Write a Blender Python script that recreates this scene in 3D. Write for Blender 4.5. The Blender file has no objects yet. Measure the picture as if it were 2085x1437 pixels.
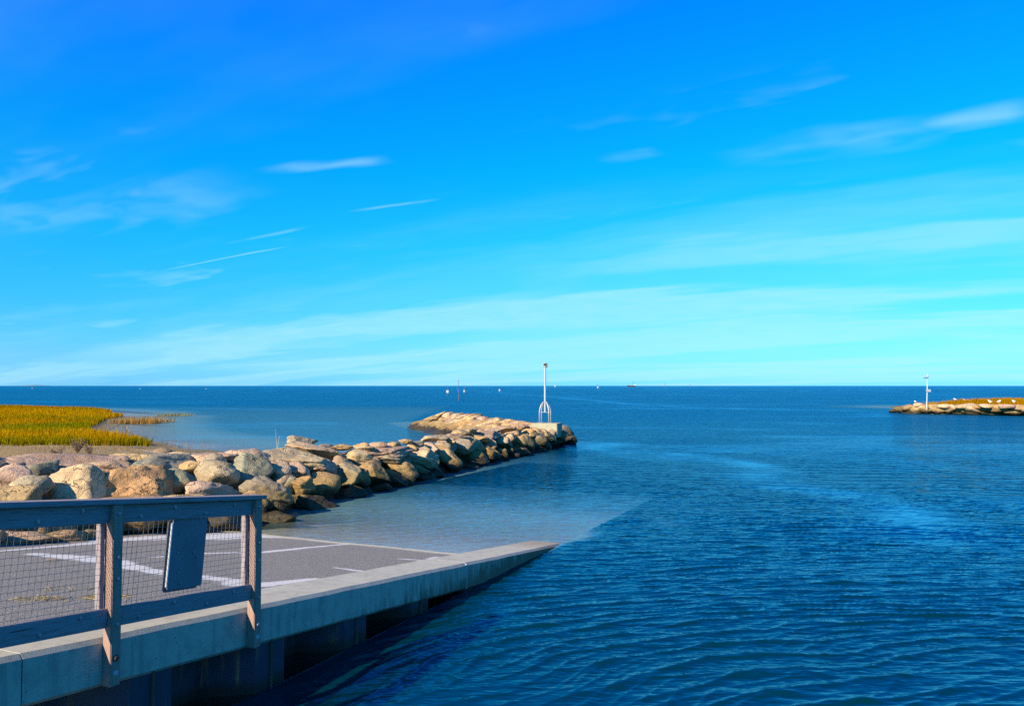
import bpy, bmesh, math, random
import numpy as np
from mathutils import Vector, Matrix

random.seed(7)
rng = np.random.default_rng(11)
scene = bpy.context.scene
C = scene.collection

# ------------------------------------------------------------------ camera
H = 2.87                      # eye height above the water
LENS = 28.0
F = LENS / 36.0 * 2085.0      # focal length in photo pixels (used only to turn photo measurements into metres)
CX, HY = 1042.5, 785.0
PITCH = math.atan(66.5 / F)
cam_d = bpy.data.cameras.new('camera')
cam = bpy.data.objects.new('camera', cam_d)
C.objects.link(cam)
cam.location = (0, 0, H)
cam.rotation_euler = (math.pi / 2 + PITCH, 0, 0)
cam_d.lens = LENS
cam_d.sensor_width = 36.0
cam_d.clip_start = 0.05
cam_d.clip_end = 60000
scene.camera = cam

# ------------------------------------------------------------------ sun + sky
SUN_EL = math.radians(28)
SUN_AZ = Vector((-0.64, -0.768, 0)).normalized()
sun_vec = Vector((SUN_AZ.x * math.cos(SUN_EL), SUN_AZ.y * math.cos(SUN_EL), math.sin(SUN_EL)))
sd = bpy.data.lights.new('sun', 'SUN')
sd.energy = 5.0
sd.angle = math.radians(0.55)
sd.color = (1.0, 0.84, 0.60)
sun = bpy.data.objects.new('sun', sd)
C.objects.link(sun)
sun.rotation_euler = (-sun_vec).to_track_quat('-Z', 'Y').to_euler()
sun.location = (-20, -10, 30)

scene.view_settings.view_transform = 'Standard'
scene.view_settings.look = 'None'
scene.view_settings.exposure = 0.85
scene.view_settings.gamma = 1.0
scene.render.engine = 'CYCLES'
scene.cycles.max_bounces = 6
scene.cycles.diffuse_bounces = 2
scene.cycles.glossy_bounces = 3
scene.cycles.transparent_max_bounces = 12
scene.cycles.caustics_reflective = False
scene.cycles.caustics_refractive = False
scene.cycles.use_denoising = False
scene.render.film_transparent = False


# ------------------------------------------------------------------ node helper
class NT:
    def __init__(s, tree):
        s.t = tree
        s.n = tree.nodes
        s.l = tree.links

    def add(s, typ, inp=None, **kw):
        nd = s.n.new(typ)
        for k, v in kw.items():
            setattr(nd, k, v)
        for k, v in (inp or {}).items():
            s.set(nd.inputs[k], v)
        return nd

    def set(s, sock, v):
        if isinstance(v, bpy.types.NodeSocket):
            s.l.new(v, sock)
        elif isinstance(v, bpy.types.Node):
            s.l.new(v.outputs[0], sock)
        else:
            if isinstance(v, (tuple, list)) and len(v) == 3 and sock.type == 'RGBA':
                v = (*v, 1)
            sock.default_value = v

    def m(s, op, a, b=0.0, c=0.0, clamp=False):
        nd = s.n.new('ShaderNodeMath')
        nd.operation = op
        nd.use_clamp = clamp
        s.set(nd.inputs[0], a)
        s.set(nd.inputs[1], b)
        if op in ('MULTIPLY_ADD', 'SMOOTH_MIN', 'SMOOTH_MAX', 'WRAP', 'COMPARE'):
            s.set(nd.inputs[2], c)
        return nd.outputs[0]

    def v(s, op, a, b=(0, 0, 0)):
        nd = s.n.new('ShaderNodeVectorMath')
        nd.operation = op
        s.set(nd.inputs[0], a)
        if op == 'SCALE':
            s.set(nd.inputs['Scale'], b)
            return nd.outputs['Vector']
        s.set(nd.inputs[1], b)
        return nd.outputs['Value'] if op in ('DOT_PRODUCT', 'LENGTH', 'DISTANCE') else nd.outputs['Vector']

    def mix(s, f, a, b, mode='MIX', clamp=False):
        nd = s.n.new('ShaderNodeMix')
        nd.data_type = 'RGBA'
        nd.blend_type = mode
        nd.clamp_result = clamp
        s.set(nd.inputs[0], f)
        s.set(nd.inputs[6], a)
        s.set(nd.inputs[7], b)
        return nd.outputs[2]

    def ramp(s, f, stops, interp='LINEAR'):
        nd = s.n.new('ShaderNodeValToRGB')
        nd.color_ramp.interpolation = interp
        el = nd.color_ramp.elements
        while len(el) < len(stops):
            el.new(0.5)
        for e, (p, c) in zip(el, stops):
            e.position = p
            e.color = (*c, 1) if isinstance(c, (tuple, list)) else (c, c, c, 1)
        s.set(nd.inputs[0], f)
        return nd.outputs[0]

    def sstep(s, x, a, b):
        nd = s.n.new('ShaderNodeMapRange')
        nd.interpolation_type = 'SMOOTHSTEP'
        s.set(nd.inputs['Value'], x)
        s.set(nd.inputs['From Min'], a)
        s.set(nd.inputs['From Max'], b)
        return nd.outputs[0]

    def noise(s, vec, scale, detail=3, rough=0.5, dist=0.0, w=None):
        nd = s.n.new('ShaderNodeTexNoise')
        s.set(nd.inputs['Vector'], vec)
        nd.inputs['Scale'].default_value = scale
        nd.inputs['Detail'].default_value = detail
        nd.inputs['Roughness'].default_value = rough
        nd.inputs['Distortion'].default_value = dist
        return nd.outputs[0]

    def mapping(s, vec, scale=(1, 1, 1), rot=(0, 0, 0), loc=(0, 0, 0)):
        nd = s.n.new('ShaderNodeMapping')
        s.set(nd.inputs['Vector'], vec)
        nd.inputs['Scale'].default_value = scale
        nd.inputs['Rotation'].default_value = rot
        nd.inputs['Location'].default_value = loc
        return nd.outputs[0]


# ------------------------------------------------------------------ world: Nishita sky, graded, with thin cirrus
world = bpy.data.worlds.new('World')
scene.world = world
world.use_nodes = True
wt = NT(world.node_tree)
wt.n.clear()
sky = wt.add('ShaderNodeTexSky', sky_type='NISHITA')
sky.sun_disc = False
sky.sun_elevation = SUN_EL
sky.sun_rotation = math.atan2(SUN_AZ.x, SUN_AZ.y)
sky.altitude = 0
sky.air_density = 1.0
sky.dust_density = 0.25
sky.ozone_density = 2.0
SKY_STRENGTH = 0.0757
tc = wt.add('ShaderNodeTexCoord')
dirv = wt.v('NORMALIZE', tc.outputs['Generated'])
sep = wt.add('ShaderNodeSeparateXYZ', {0: dirv})
dz = wt.m('MAXIMUM', sep.outputs[2], 0.0)
# the photograph's deep polarised blue: the sky's own colours graded by height above the horizon, the same all round
GR = [(0.0, (.175, .77, 1.90)), (.035, (.20, .75, 1.62)), (.087, (.11, .79, 1.33)), (.174, (.035, .92, 1.4)), (.259, (.006, .93, 1.66)),
      (.375, (.003, .88, 2.1)), (.454, (.003, .82, 2.3)), (.60, (.01, .76, 1.9)), (.80, (.02, .72, 1.45)), (1.0, (.02, .70, 1.35))]
grade = wt.ramp(dz, [(p_, tuple(q_ / 2.5 for q_ in c_)) for p_, c_ in GR])
tint = wt.v('SCALE', wt.mix(1.0, sky.outputs[0], grade, 'MULTIPLY'), 2.5)
# cirrus on a high horizontal sheet: coordinates across and along the streaks
den = wt.m('ADD', dz, 0.09)
pu = wt.m('DIVIDE', sep.outputs[0], den)
pv = wt.m('DIVIDE', sep.outputs[1], den)
SA = math.radians(148)                 # streak heading
ca, sa = math.cos(SA), math.sin(SA)
al = wt.m('ADD', wt.m('MULTIPLY', pu, ca), wt.m('MULTIPLY', pv, sa))
ac = wt.m('ADD', wt.m('MULTIPLY', pu, -sa), wt.m('MULTIPLY', pv, ca))
cv = wt.add('ShaderNodeCombineXYZ', {0: wt.m('MULTIPLY', al, 0.16), 1: ac, 2: 0.0}).outputs[0]
cv2 = wt.add('ShaderNodeCombineXYZ', {0: wt.m('MULTIPLY', al, 0.35), 1: ac, 2: 3.7}).outputs[0]
n1 = wt.noise(cv, 0.7, 2, 0.5)
n2 = wt.noise(cv2, 1.9, 3, 0.62)
fib = wt.noise(wt.add('ShaderNodeCombineXYZ', {0: wt.m('MULTIPLY', al, 0.55), 1: wt.m('MULTIPLY_ADD', n2, 0.9, ac), 2: 9.1}).outputs[0], 5.5, 2, 0.6)
band = wt.noise(wt.add('ShaderNodeCombineXYZ', {0: wt.m('MULTIPLY', al, 0.20), 1: wt.m('MULTIPLY_ADD', n2, 1.3, ac), 2: 5.3}).outputs[0], 1.15, 1, 0.5)
edge = wt.m('ADD', ac, wt.m('MULTIPLY', wt.m('SUBTRACT', n1, 0.5), 3.0))
edge = wt.m('ADD', edge, wt.m('MULTIPLY', wt.m('SUBTRACT', n2, 0.5), 1.8))
main = wt.m('MULTIPLY', wt.sstep(edge, -2.7, -4.4), wt.m('MULTIPLY_ADD', wt.sstep(band, 0.36, 0.60), 0.36, 0.10))   # thin cirrus deck
main = wt.m('MULTIPLY', main, wt.m('MULTIPLY_ADD', fib, 0.7, 0.65))
thin = wt.m('MULTIPLY', wt.sstep(wt.m('ADD', n1, wt.m('MULTIPLY', wt.m('SUBTRACT', n2, 0.5), 0.5)), 0.48, 0.74), wt.m('MULTIPLY', fib, 0.09))
veilf = wt.m('MAXIMUM', main, thin)
wispf = wt.m('MULTIPLY', wt.sstep(wt.m('MULTIPLY_ADD', fib, 0.45, n2), 0.78, 1.0), wt.m('MULTIPLY', wt.sstep(band, .42, .6), 0.24))


def px_dir(px, py):
    d = Vector(((px - CX) / F, 1.0, -(py - 718.5) / F))
    d.rotate(Matrix.Rotation(PITCH, 3, 'X'))
    return d.normalized()


def sheet(px, py):
    d = px_dir(px, py)
    k = max(d.z, 0) + 0.09
    u, v = d.x / k, d.y / k
    return u * ca + v * sa, -u * sa + v * ca


cloud = wt.m('MAXIMUM', veilf, wispf)
warp = wt.noise(cv2, 5.0, 1, 0.6)
fibs = wt.sstep(fib, 0.25, 0.62)
sheet_p = wt.add('ShaderNodeCombineXYZ', {0: al, 1: ac, 2: 0.0}).outputs[0]
# a few old contrails / streaks lying on the same sheet
for (x0, y0, x1, y1, wid, st) in ((300, 556, 600, 498, .016, .42), (440, 500, 640, 458, .03, .22), (700, 434, 905, 404, .022, .30),
                                  (510, 352, 805, 322, .055, .28), (390, 690, 605, 667, .03, .34), (1830, 266, 2120, 215, .10, .34),
                                  (2010, 300, 2300, 280, .07, .30), (1440, 332, 1960, 258, .20, .17), (-160, 500, 560, 366, .26, .15), (1220, 334, 1345, 302, .07, .13), (730, 642, 870, 634, .10, .20)):
    (a0, b0), (a1, b1) = sheet(x0, y0), sheet(x1, y1)
    L = math.hypot(a1 - a0, b1 - b0)
    ex, ey = (a1 - a0) / L, (b1 - b0) / L
    c_t = a0 * ex + b0 * ey
    c_q = -a0 * ey + b0 * ex
    t_ = wt.v('DOT_PRODUCT', sheet_p, (ex, ey, 0))
    q_ = wt.m('MULTIPLY_ADD', warp, wid * 3.0, wt.v('DOT_PRODUCT', sheet_p, (-ey, ex, 0)))
    body = wt.sstep(wt.m('ABSOLUTE', wt.m('SUBTRACT', q_, c_q + wid * 1.5)), wid, 0.0)
    ends = wt.m('MULTIPLY', wt.sstep(t_, c_t, c_t + .45 * L), wt.sstep(t_, c_t + L, c_t + .75 * L))
    cloud = wt.m('MAXIMUM', cloud, wt.m('MULTIPLY', wt.m('MULTIPLY', wt.m('MULTIPLY', body, ends), fibs), st))
skyc = wt.mix(cloud, tint, (3.9, 6.8, 8.6))
bg = wt.add('ShaderNodeBackground', {'Color': skyc, 'Strength': SKY_STRENGTH})
wo = wt.add('ShaderNodeOutputWorld', {0: bg})

# ------------------------------------------------------------------ numeric helpers
def hashn(i, j, k=0):
    n = (i.astype(np.int64) * 374761393 + j.astype(np.int64) * 668265263 + np.asarray(k).astype(np.int64) * 2147483647 + 1013904223) & 0xFFFFFFFF
    n = ((n ^ (n >> 13)) * 1274126177) & 0xFFFFFFFF
    n = n ^ (n >> 16)
    return (n & 0xFFFFFF) / float(0xFFFFFF)


def vnoise2(x, y, seed=0):
    x = np.asarray(x, float); y = np.asarray(y, float)
    i = np.floor(x); j = np.floor(y)
    u = x - i; v = y - j
    u = u * u * (3 - 2 * u); v = v * v * (3 - 2 * v)
    i = i.astype(np.int64); j = j.astype(np.int64)
    s = np.full_like(i, seed)
    a = hashn(i, j, s); b = hashn(i + 1, j, s); c = hashn(i, j + 1, s); d = hashn(i + 1, j + 1, s)
    return a + (b - a) * u + (c - a) * v + (a - b - c + d) * u * v


def vnoise3(p, seed=0):
    i = np.floor(p); f = p - i
    f = f * f * (3 - 2 * f)
    i = i.astype(np.int64)
    r = 0
    for dx in (0, 1):
        wx = f[:, 0] if dx else 1 - f[:, 0]
        for dy in (0, 1):
            wy = f[:, 1] if dy else 1 - f[:, 1]
            for dz_ in (0, 1):
                wz = f[:, 2] if dz_ else 1 - f[:, 2]
                r = r + wx * wy * wz * hashn(i[:, 0] + dx, i[:, 1] + dy, i[:, 2] + dz_ + seed * 57)
    return r


def smooth(a, b, x):
    t = np.clip((np.asarray(x, float) - a) / (b - a), 0, 1)
    return t * t * (3 - 2 * t)


def at_z(px, py, z):
    """world point on the level z that the photograph shows at a pixel"""
    d = px_dir(px, py)
    k = (z - H) / d.z
    return Vector((d.x * k, d.y * k, z))


# ramp frame: T = outer top edge of the kerb near its tip; D points down the ramp, N across it to the far side
TX, TY, TZ = 0.754, 14.30, H - 2.83
D = Vector((0.42, 0.9075, 0)).normalized()
N = Vector((-D.y, D.x, 0))
SL = 0.104


def ramp_pt(s, n, up=0.0):
    """s metres up the ramp from T, n metres across from the kerb face, up above the kerb-top plane"""
    return Vector((TX - s * D.x + n * N.x, TY - s * D.y + n * N.y, TZ + SL * s + up))


RAMP_DROP = -0.165


def ramp_sn(px, py, drop=RAMP_DROP):
    d = px_dir(px, py)
    # z = TZ + drop + SL*s ; s = -((x-TX)*Dx+(y-TY)*Dy)
    a = d.x * D.x + d.y * D.y
    b = TX * D.x + TY * D.y
    k = (TZ + drop + SL * b - H) / (d.z + SL * a)
    x, y = d.x * k, d.y * k
    return -((x - TX) * D.x + (y - TY) * D.y), (x - TX) * N.x + (y - TY) * N.y


def seg_dist(x, y, pts):
    best = np.full(np.shape(x), 1e9)
    for (ax, ay), (bx, by) in zip(pts[:-1], pts[1:]):
        dx, dy = bx - ax, by - ay
        t = np.clip(((x - ax) * dx + (y - ay) * dy) / (dx * dx + dy * dy), 0, 1)
        best = np.minimum(best, np.hypot(x - ax - t * dx, y - ay - t * dy))
    return best


def inside(x, y, poly):
    r = np.zeros(np.shape(x), bool)
    n = len(poly)
    for i in range(n):
        ax, ay = poly[i]; bx, by = poly[(i + 1) % n]
        c = ((ay > y) != (by > y)) & (x < (bx - ax) * (y - ay) / (by - ay + 1e-12) + ax)
        r ^= c
    return r


# ------------------------------------------------------------------ mesh helpers
class MB:
    def __init__(s):
        s.v = []; s.f = []

    def box(s, c, x, y, z):
        """c centre, x y z half-axis vectors"""
        b = len(s.v)
        c, x, y, z = map(Vector, (c, x, y, z))
        for i in (-1, 1):
            for j in (-1, 1):
                for k in (-1, 1):
                    s.v.append(c + x * i + y * j + z * k)
        for f in ((0, 1, 3, 2), (4, 6, 7, 5), (0, 4, 5, 1), (2, 3, 7, 6), (0, 2, 6, 4), (1, 5, 7, 3)):
            s.f.append(tuple(b + q for q in f))
        return s

    def tube(s, pts, r, n=8, cap=True):
        pts = [Vector(p) for p in pts]
        rs = r if isinstance(r, (list, tuple)) else [r] * len(pts)
        b0 = len(s.v)
        ref = None
        for i, p in enumerate(pts):
            t = (pts[min(i + 1, len(pts) - 1)] - pts[max(i - 1, 0)]).normalized()
            if ref is None:
                ref = t.orthogonal().normalized()
            ref = (ref - t * ref.dot(t)).normalized()
            q = t.cross(ref)
            for k in range(n):
                a = 2 * math.pi * k / n
                s.v.append(p + (ref * math.cos(a) + q * math.sin(a)) * rs[i])
        for i in range(len(pts) - 1):
            for k in range(n):
                a = b0 + i * n + k; b = b0 + i * n + (k + 1) % n
                s.f.append((a, b, b + n, a + n))
        if cap:
            s.f.append(tuple(reversed(range(b0, b0 + n))))
            s.f.append(tuple(range(b0 + (len(pts) - 1) * n, b0 + len(pts) * n)))
        return s

    def lathe(s, c, prof, n=16, axis=(0, 0, 1)):
        ax = Vector(axis).normalized(); u = ax.orthogonal().normalized(); w = ax.cross(u)
        c = Vector(c)
        b0 = len(s.v)
        for (r, h) in prof:
            for k in range(n):
                a = 2 * math.pi * k / n
                s.v.append(c + ax * h + (u * math.cos(a) + w * math.sin(a)) * r)
        for i in range(len(prof) - 1):
            for k in range(n):
                a = b0 + i * n + k; b = b0 + i * n + (k + 1) % n
                s.f.append((a, b, b + n, a + n))
        s.f.append(tuple(reversed(range(b0, b0 + n))))
        s.f.append(tuple(range(b0 + (len(prof) - 1) * n, b0 + len(prof) * n)))
        return s

    def build(s, name, mat, parent=None, bevel=0.0, smooth_=False, segs=1):
        me = bpy.data.meshes.new(name)
        if bevel:
            bm = bmesh.new()
            vs = [bm.verts.new(v) for v in s.v]
            for f in s.f:
                bm.faces.new([vs[i] for i in f])
            bm.normal_update()
            bmesh.ops.recalc_face_normals(bm, faces=bm.faces)
            ed = [e for e in bm.edges if len(e.link_faces) == 2 and e.calc_face_angle(0) > 0.5]
            bmesh.ops.bevel(bm, geom=ed, offset=bevel, segments=segs, affect='EDGES', clamp_overlap=True)
            bm.to_mesh(me); bm.free()
        else:
            me.from_pydata([tuple(v) for v in s.v], [], s.f)
            bm = bmesh.new(); bm.from_mesh(me)
            bmesh.ops.recalc_face_normals(bm, faces=bm.faces)
            bm.to_mesh(me); bm.free()
        if smooth_:
            me.polygons.foreach_set('use_smooth', [True] * len(me.polygons))
        me.materials.append(mat)
        return link(name, me, parent)


def link(name, me, parent=None):
    o = bpy.data.objects.new(name, me)
    C.objects.link(o)
    if parent is not None:
        o.parent = parent
        o.matrix_parent_inverse = parent.matrix_basis.inverted()
    return o


def mesh_np(name, verts, faces, mat, parent=None, smooth_=True, quads=True):
    """fast mesh from numpy arrays"""
    me = bpy.data.meshes.new(name)
    nv, nf = len(verts), len(faces)
    k = faces.shape[1]
    me.vertices.add(nv)
    me.vertices.foreach_set('co', np.asarray(verts, np.float32).ravel())
    me.loops.add(nf * k)
    me.loops.foreach_set('vertex_index', np.asarray(faces, np.int32).ravel())
    me.polygons.add(nf)
    me.polygons.foreach_set('loop_start', np.arange(0, nf * k, k, dtype=np.int32))
    me.polygons.foreach_set('loop_total', np.full(nf, k, np.int32))
    me.update(calc_edges=True)
    me.validate()
    if smooth_:
        me.polygons.foreach_set('use_smooth', np.ones(nf, bool))
    me.materials.append(mat)
    return link(name, me, parent)


def attr(o, name, data):
    a = o.data.attributes.new(name, 'FLOAT', 'POINT')
    a.data.foreach_set('value', np.asarray(data, np.float32))


def attr_col(o, name, data):
    a = o.data.attributes.new(name, 'FLOAT_COLOR', 'POINT')
    d = np.ones((len(data), 4), np.float32); d[:, :3] = data
    a.data.foreach_set('color', d.ravel())


def empty(name, loc):
    o = bpy.data.objects.new(name, None)
    C.objects.link(o)
    o.location = loc
    o.empty_display_size = 0.3
    return o


def tag(o, label=None, cat=None, group=None, kind=None):
    if label: o['label'] = label
    if cat: o['category'] = cat
    if group: o['group'] = group
    if kind: o['kind'] = kind
    return o


def mat(name):
    m = bpy.data.materials.new(name)
    m.use_nodes = True
    t = NT(m.node_tree)
    t.n.clear()
    out = t.add('ShaderNodeOutputMaterial')
    return m, t, out


def pbr(t, out, **kw):
    b = t.add('ShaderNodeBsdfPrincipled')
    for k, v in kw.items():
        t.set(b.inputs[k.replace('_', ' ')], v)
    t.l.new(b.outputs[0], out.inputs[0])
    return b


def bump(t, h, strength=0.5, dist=0.01, normal=None):
    b = t.add('ShaderNodeBump', {'Height': h, 'Strength': strength, 'Distance': dist})
    if normal is not None:
        t.set(b.inputs['Normal'], normal)
    return b.outputs[0]


def plain(name, col, rough=0.5, metal=0.0, var=0.12, nscale=6.0, spec=0.4):
    m, t, out = mat(name)
    co = t.add('ShaderNodeTexCoord').outputs['Object']
    n = t.noise(co, nscale, 4, 0.6)
    c = t.mix(n, tuple(x * (1 - var) for x in col), tuple(min(1, x * (1 + var)) for x in col))
    pbr(t, out, Base_Color=c, Roughness=rough, Metallic=metal, Specular_IOR_Level=spec)
    return m

# ------------------------------------------------------------------ materials
def make_rock():
    m, t, out = mat('granite')
    geo = t.add('ShaderNodeNewGeometry')
    co = t.add('ShaderNodeTexCoord').outputs['Object']
    oi = t.add('ShaderNodeObjectInfo')
    rnd = t.m('MULTIPLY', oi.outputs['Random'], 37.0)
    off = t.add('ShaderNodeCombineXYZ', {0: rnd, 1: rnd, 2: rnd}).outputs[0]
    p = t.v('ADD', co, off)
    big = t.noise(p, 1.5, 4, 0.6, 0.4)
    mid = t.noise(p, 6.0, 5, 0.65, 0.2)
    fine = t.noise(p, 42.0, 3, 0.7)
    base = oi.outputs['Color']
    c = t.mix(t.sstep(big, 0.35, 0.68), t.mix(1.0, base, (0.62, 0.60, 0.60), 'MULTIPLY'), t.mix(1.0, base, (1.12, 1.06, 0.98), 'MULTIPLY'))
    # lichen / weathered skin
    c = t.mix(t.m('MULTIPLY', t.sstep(mid, 0.52, 0.72), 0.55), c, t.mix(1.0, base, (0.50, 0.50, 0.52), 'MULTIPLY'))
    rust = t.noise(p, 2.3, 3, 0.5)
    c = t.mix(t.m('MULTIPLY', t.sstep(rust, 0.52, 0.75), 0.45), c, (0.42, 0.24, 0.09))
    # mineral grain
    gr = t.sstep(fine, 0.36, 0.64)
    c = t.mix(0.55, c, t.mix(gr, t.mix(1.0, c, (0.62, 0.6, 0.58), 'MULTIPLY'), t.mix(1.0, c, (1.3, 1.28, 1.25), 'MULTIPLY')))
    crk = t.sstep(t.m('ABSOLUTE', t.m('SUBTRACT', t.noise(p, 1.9, 3, 0.6), 0.5)), 0.012, 0.0)
    crk = t.m('MULTIPLY', crk, t.sstep(big, 0.42, 0.55))
    c = t.mix(t.m('MULTIPLY', crk, 0.75), c, (0.06, 0.045, 0.03))
    # tide marks: yellow-brown algae, then near-black weed at the waterline (waterline is z = 0)
    z = t.add('ShaderNodeSeparateXYZ', {0: geo.outputs['Position']}).outputs[2]
    zz = t.m('ADD', z, t.m('MULTIPLY', t.m('SUBTRACT', t.noise(p, 3.0, 4, 0.65), 0.5), 0.42))
    alg = t.sstep(zz, 0.80, 0.42)
    weed = t.sstep(zz, 0.44, 0.22)
    c = t.mix(t.m('MULTIPLY', alg, 0.65), c, t.mix(mid, (0.13, 0.085, 0.025), (0.26, 0.18, 0.06)))
    c = t.mix(t.m('MULTIPLY', weed, 0.93), c, t.mix(mid, (0.012, 0.010, 0.006), (0.045, 0.036, 0.018)))
    ro = t.mix(weed, (0.85,) * 3, (0.5,) * 3)
    hgt = t.m('ADD', t.m('ADD', t.m('MULTIPLY', mid, 0.6), t.m('MULTIPLY', big, 0.6)), t.m('MULTIPLY', fine, 0.16))
    hgt = t.m('SUBTRACT', hgt, t.m('MULTIPLY', crk, 0.3))
    pbr(t, out, Base_Color=c, Roughness=ro, Specular_IOR_Level=0.25, Normal=bump(t, hgt, 0.8, 0.10))
    return m


def make_wood(name='weathered_wood', tone=(1, 1, 1)):
    m, t, out = mat(name)
    tc_ = t.add('ShaderNodeTexCoord')
    oi = t.add('ShaderNodeObjectInfo')
    co = t.add('ShaderNodeUVMap').outputs[0]
    rnd = t.m('MULTIPLY', oi.outputs['Random'], 19.0)
    p = t.v('ADD', co, t.add('ShaderNodeCombineXYZ', {0: rnd, 1: rnd, 2: 0.0}).outputs[0])
    grain = t.noise(t.mapping(p, (1.4, 26, 1)), 4.0, 5, 0.62, 0.6)
    rings = t.noise(t.mapping(p, (0.7, 9, 1)), 5.0, 3, 0.5, 1.6)
    blot = t.noise(p, 5.0, 4, 0.6)
    c = t.mix(grain, (0.13, 0.105, 0.11), (0.42, 0.36, 0.38))
    c = t.mix(t.m('MULTIPLY', t.sstep(rings, 0.48, 0.66), 0.5), c, (0.20, 0.15, 0.11))
    c = t.mix(t.m('MULTIPLY', t.sstep(blot, 0.55, 0.8), 0.35), c, (0.17, 0.155, 0.14))
    crack = t.sstep(t.noise(t.mapping(p, (0.5, 18, 1)), 3.0, 2, 0.5, 0.4), 0.70, 0.735)
    c = t.mix(crack, c, (0.05, 0.04, 0.03))
    c = t.mix(1.0, c, tone, 'MULTIPLY')
    h = t.m('SUBTRACT', grain, t.m('MULTIPLY', crack, 1.2))
    pbr(t, out, Base_Color=c, Roughness=0.8, Specular_IOR_Level=0.25, Normal=bump(t, h, 0.5, 0.004))
    return m


def make_concrete():
    m, t, out = mat('kerb_concrete')
    geo = t.add('ShaderNodeNewGeometry')
    co = t.add('ShaderNodeTexCoord').outputs['Object']
    z = t.add('ShaderNodeSeparateXYZ', {0: geo.outputs['Position']}).outputs[2]
    big = t.noise(co, 1.1, 4, 0.6)
    mid = t.noise(co, 7.0, 5, 0.65)
    streak = t.noise(t.mapping(co, (5, 5, 0.35)), 3.0, 4, 0.6)
    fine = t.noise(co, 110.0, 2, 0.6)
    c = t.mix(big, (0.40, 0.37, 0.29), (0.53, 0.49, 0.385))
    c = t.mix(t.m('MULTIPLY', t.sstep(mid, 0.45, 0.72), 0.5), c, (0.27, 0.255, 0.21))
    blot = t.noise(co, 2.6, 5, 0.7)
    c = t.mix(t.m('MULTIPLY', t.sstep(blot, 0.52, 0.68), 0.4), c, (0.24, 0.235, 0.20))
    c = t.mix(t.m('MULTIPLY', t.sstep(fine, 0.45, 0.7), 0.22), c, (0.27, 0.26, 0.23))
    up = t.add('ShaderNodeSeparateXYZ', {0: geo.outputs['True Normal']}).outputs[2]
    side = t.sstep(up, 0.6, 0.3)
    # run-off streaks and damp algae on the outer face
    c = t.mix(t.m('MULTIPLY', t.m('MULTIPLY', t.sstep(streak, 0.47, 0.68), side), 0.42), c, (0.17, 0.19, 0.17))
    zz = t.m('ADD', z, t.m('MULTIPLY', t.m('SUBTRACT', t.noise(t.mapping(co, (3, 3, 0.6)), 3.2, 5, 0.7), 0.5), 1.05))
    alg = t.sstep(zz, 0.40, 0.06)
    c = t.mix(t.m('MULTIPLY', t.m('MULTIPLY', alg, side), 0.85), c, t.mix(mid, (0.03, 0.05, 0.035), (0.12, 0.14, 0.08)))
    wet = t.sstep(z, 0.16, 0.04)
    c = t.mix(t.m('MULTIPLY', wet, 0.55), c, (0.22, 0.15, 0.09))
    # air-bubble pits
    vo = t.add('ShaderNodeTexVoronoi', {'Vector': co, 'Scale': 26.0, 'Randomness': 1.0})
    pit = t.m('MULTIPLY', t.sstep(vo.outputs['Distance'], 0.17, 0.09), t.sstep(t.noise(co, 6.0, 2), 0.5, 0.62))
    pit = t.m('MULTIPLY', pit, side)
    c = t.mix(t.m('MULTIPLY', pit, 0.8), c, (0.05, 0.055, 0.05))
    h = t.m('SUBTRACT', t.m('ADD', t.m('MULTIPLY', mid, 0.5), t.m('MULTIPLY', fine, 0.25)), pit)
    pbr(t, out, Base_Color=c, Roughness=0.85, Specular_IOR_Level=0.25, Normal=bump(t, h, 0.45, 0.01))
    return m


def make_ramp():
    m, t, out = mat('ramp_aggregate')
    geo = t.add('ShaderNodeNewGeometry')
    co = geo.outputs['Position']
    fine = t.noise(co, 60.0, 2, 0.8)
    fine2 = t.noise(co, 22.0, 3, 0.75)
    mid = t.noise(co, 2.2, 4, 0.6)
    c = t.mix(t.sstep(fine, 0.33, 0.67), (0.07, 0.061, 0.05), (0.39, 0.35, 0.295))
    c = t.mix(t.m('MULTIPLY', t.sstep(fine2, 0.5, 0.7), 0.35), c, (0.12, 0.115, 0.11))
    c = t.mix(t.m('MULTIPLY', mid, 0.35), c, (0.20, 0.19, 0.18))
    w = t.add('ShaderNodeAttribute', attribute_name='white').outputs['Fac']
    wn = t.m('ADD', w, t.m('MULTIPLY', t.m('SUBTRACT', t.noise(co, 7.0, 5, 0.8), 0.5), 1.25))
    wn = t.m('ADD', wn, t.m('MULTIPLY', t.m('SUBTRACT', t.noise(co, 2.0, 4, 0.7), 0.5), 0.9))
    wn = t.m('ADD', wn, t.m('MULTIPLY', t.m('SUBTRACT', fine, 0.5), 0.45))
    c = t.mix(t.m('MULTIPLY', t.sstep(wn, 0.36, 0.92), 0.85), c, (0.66, 0.63, 0.60))
    z = t.add('ShaderNodeSeparateXYZ', {0: co}).outputs[2]
    wet = t.sstep(t.m('ADD', z, t.m('MULTIPLY', t.m('SUBTRACT', t.noise(co, 1.6, 3), 0.5), 0.02)), 0.035, 0.005)
    c = t.mix(wet, c, t.mix(t.noise(co, 1.2, 3), (0.56, 0.47, 0.29), (0.72, 0.62, 0.41)))
    ro = t.mix(wet, (0.9,) * 3, (0.35,) * 3)
    pbr(t, out, Base_Color=c, Roughness=ro, Specular_IOR_Level=0.3, Normal=bump(t, t.m('ADD', fine, fine2), 0.5, 0.008))
    return m


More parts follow.
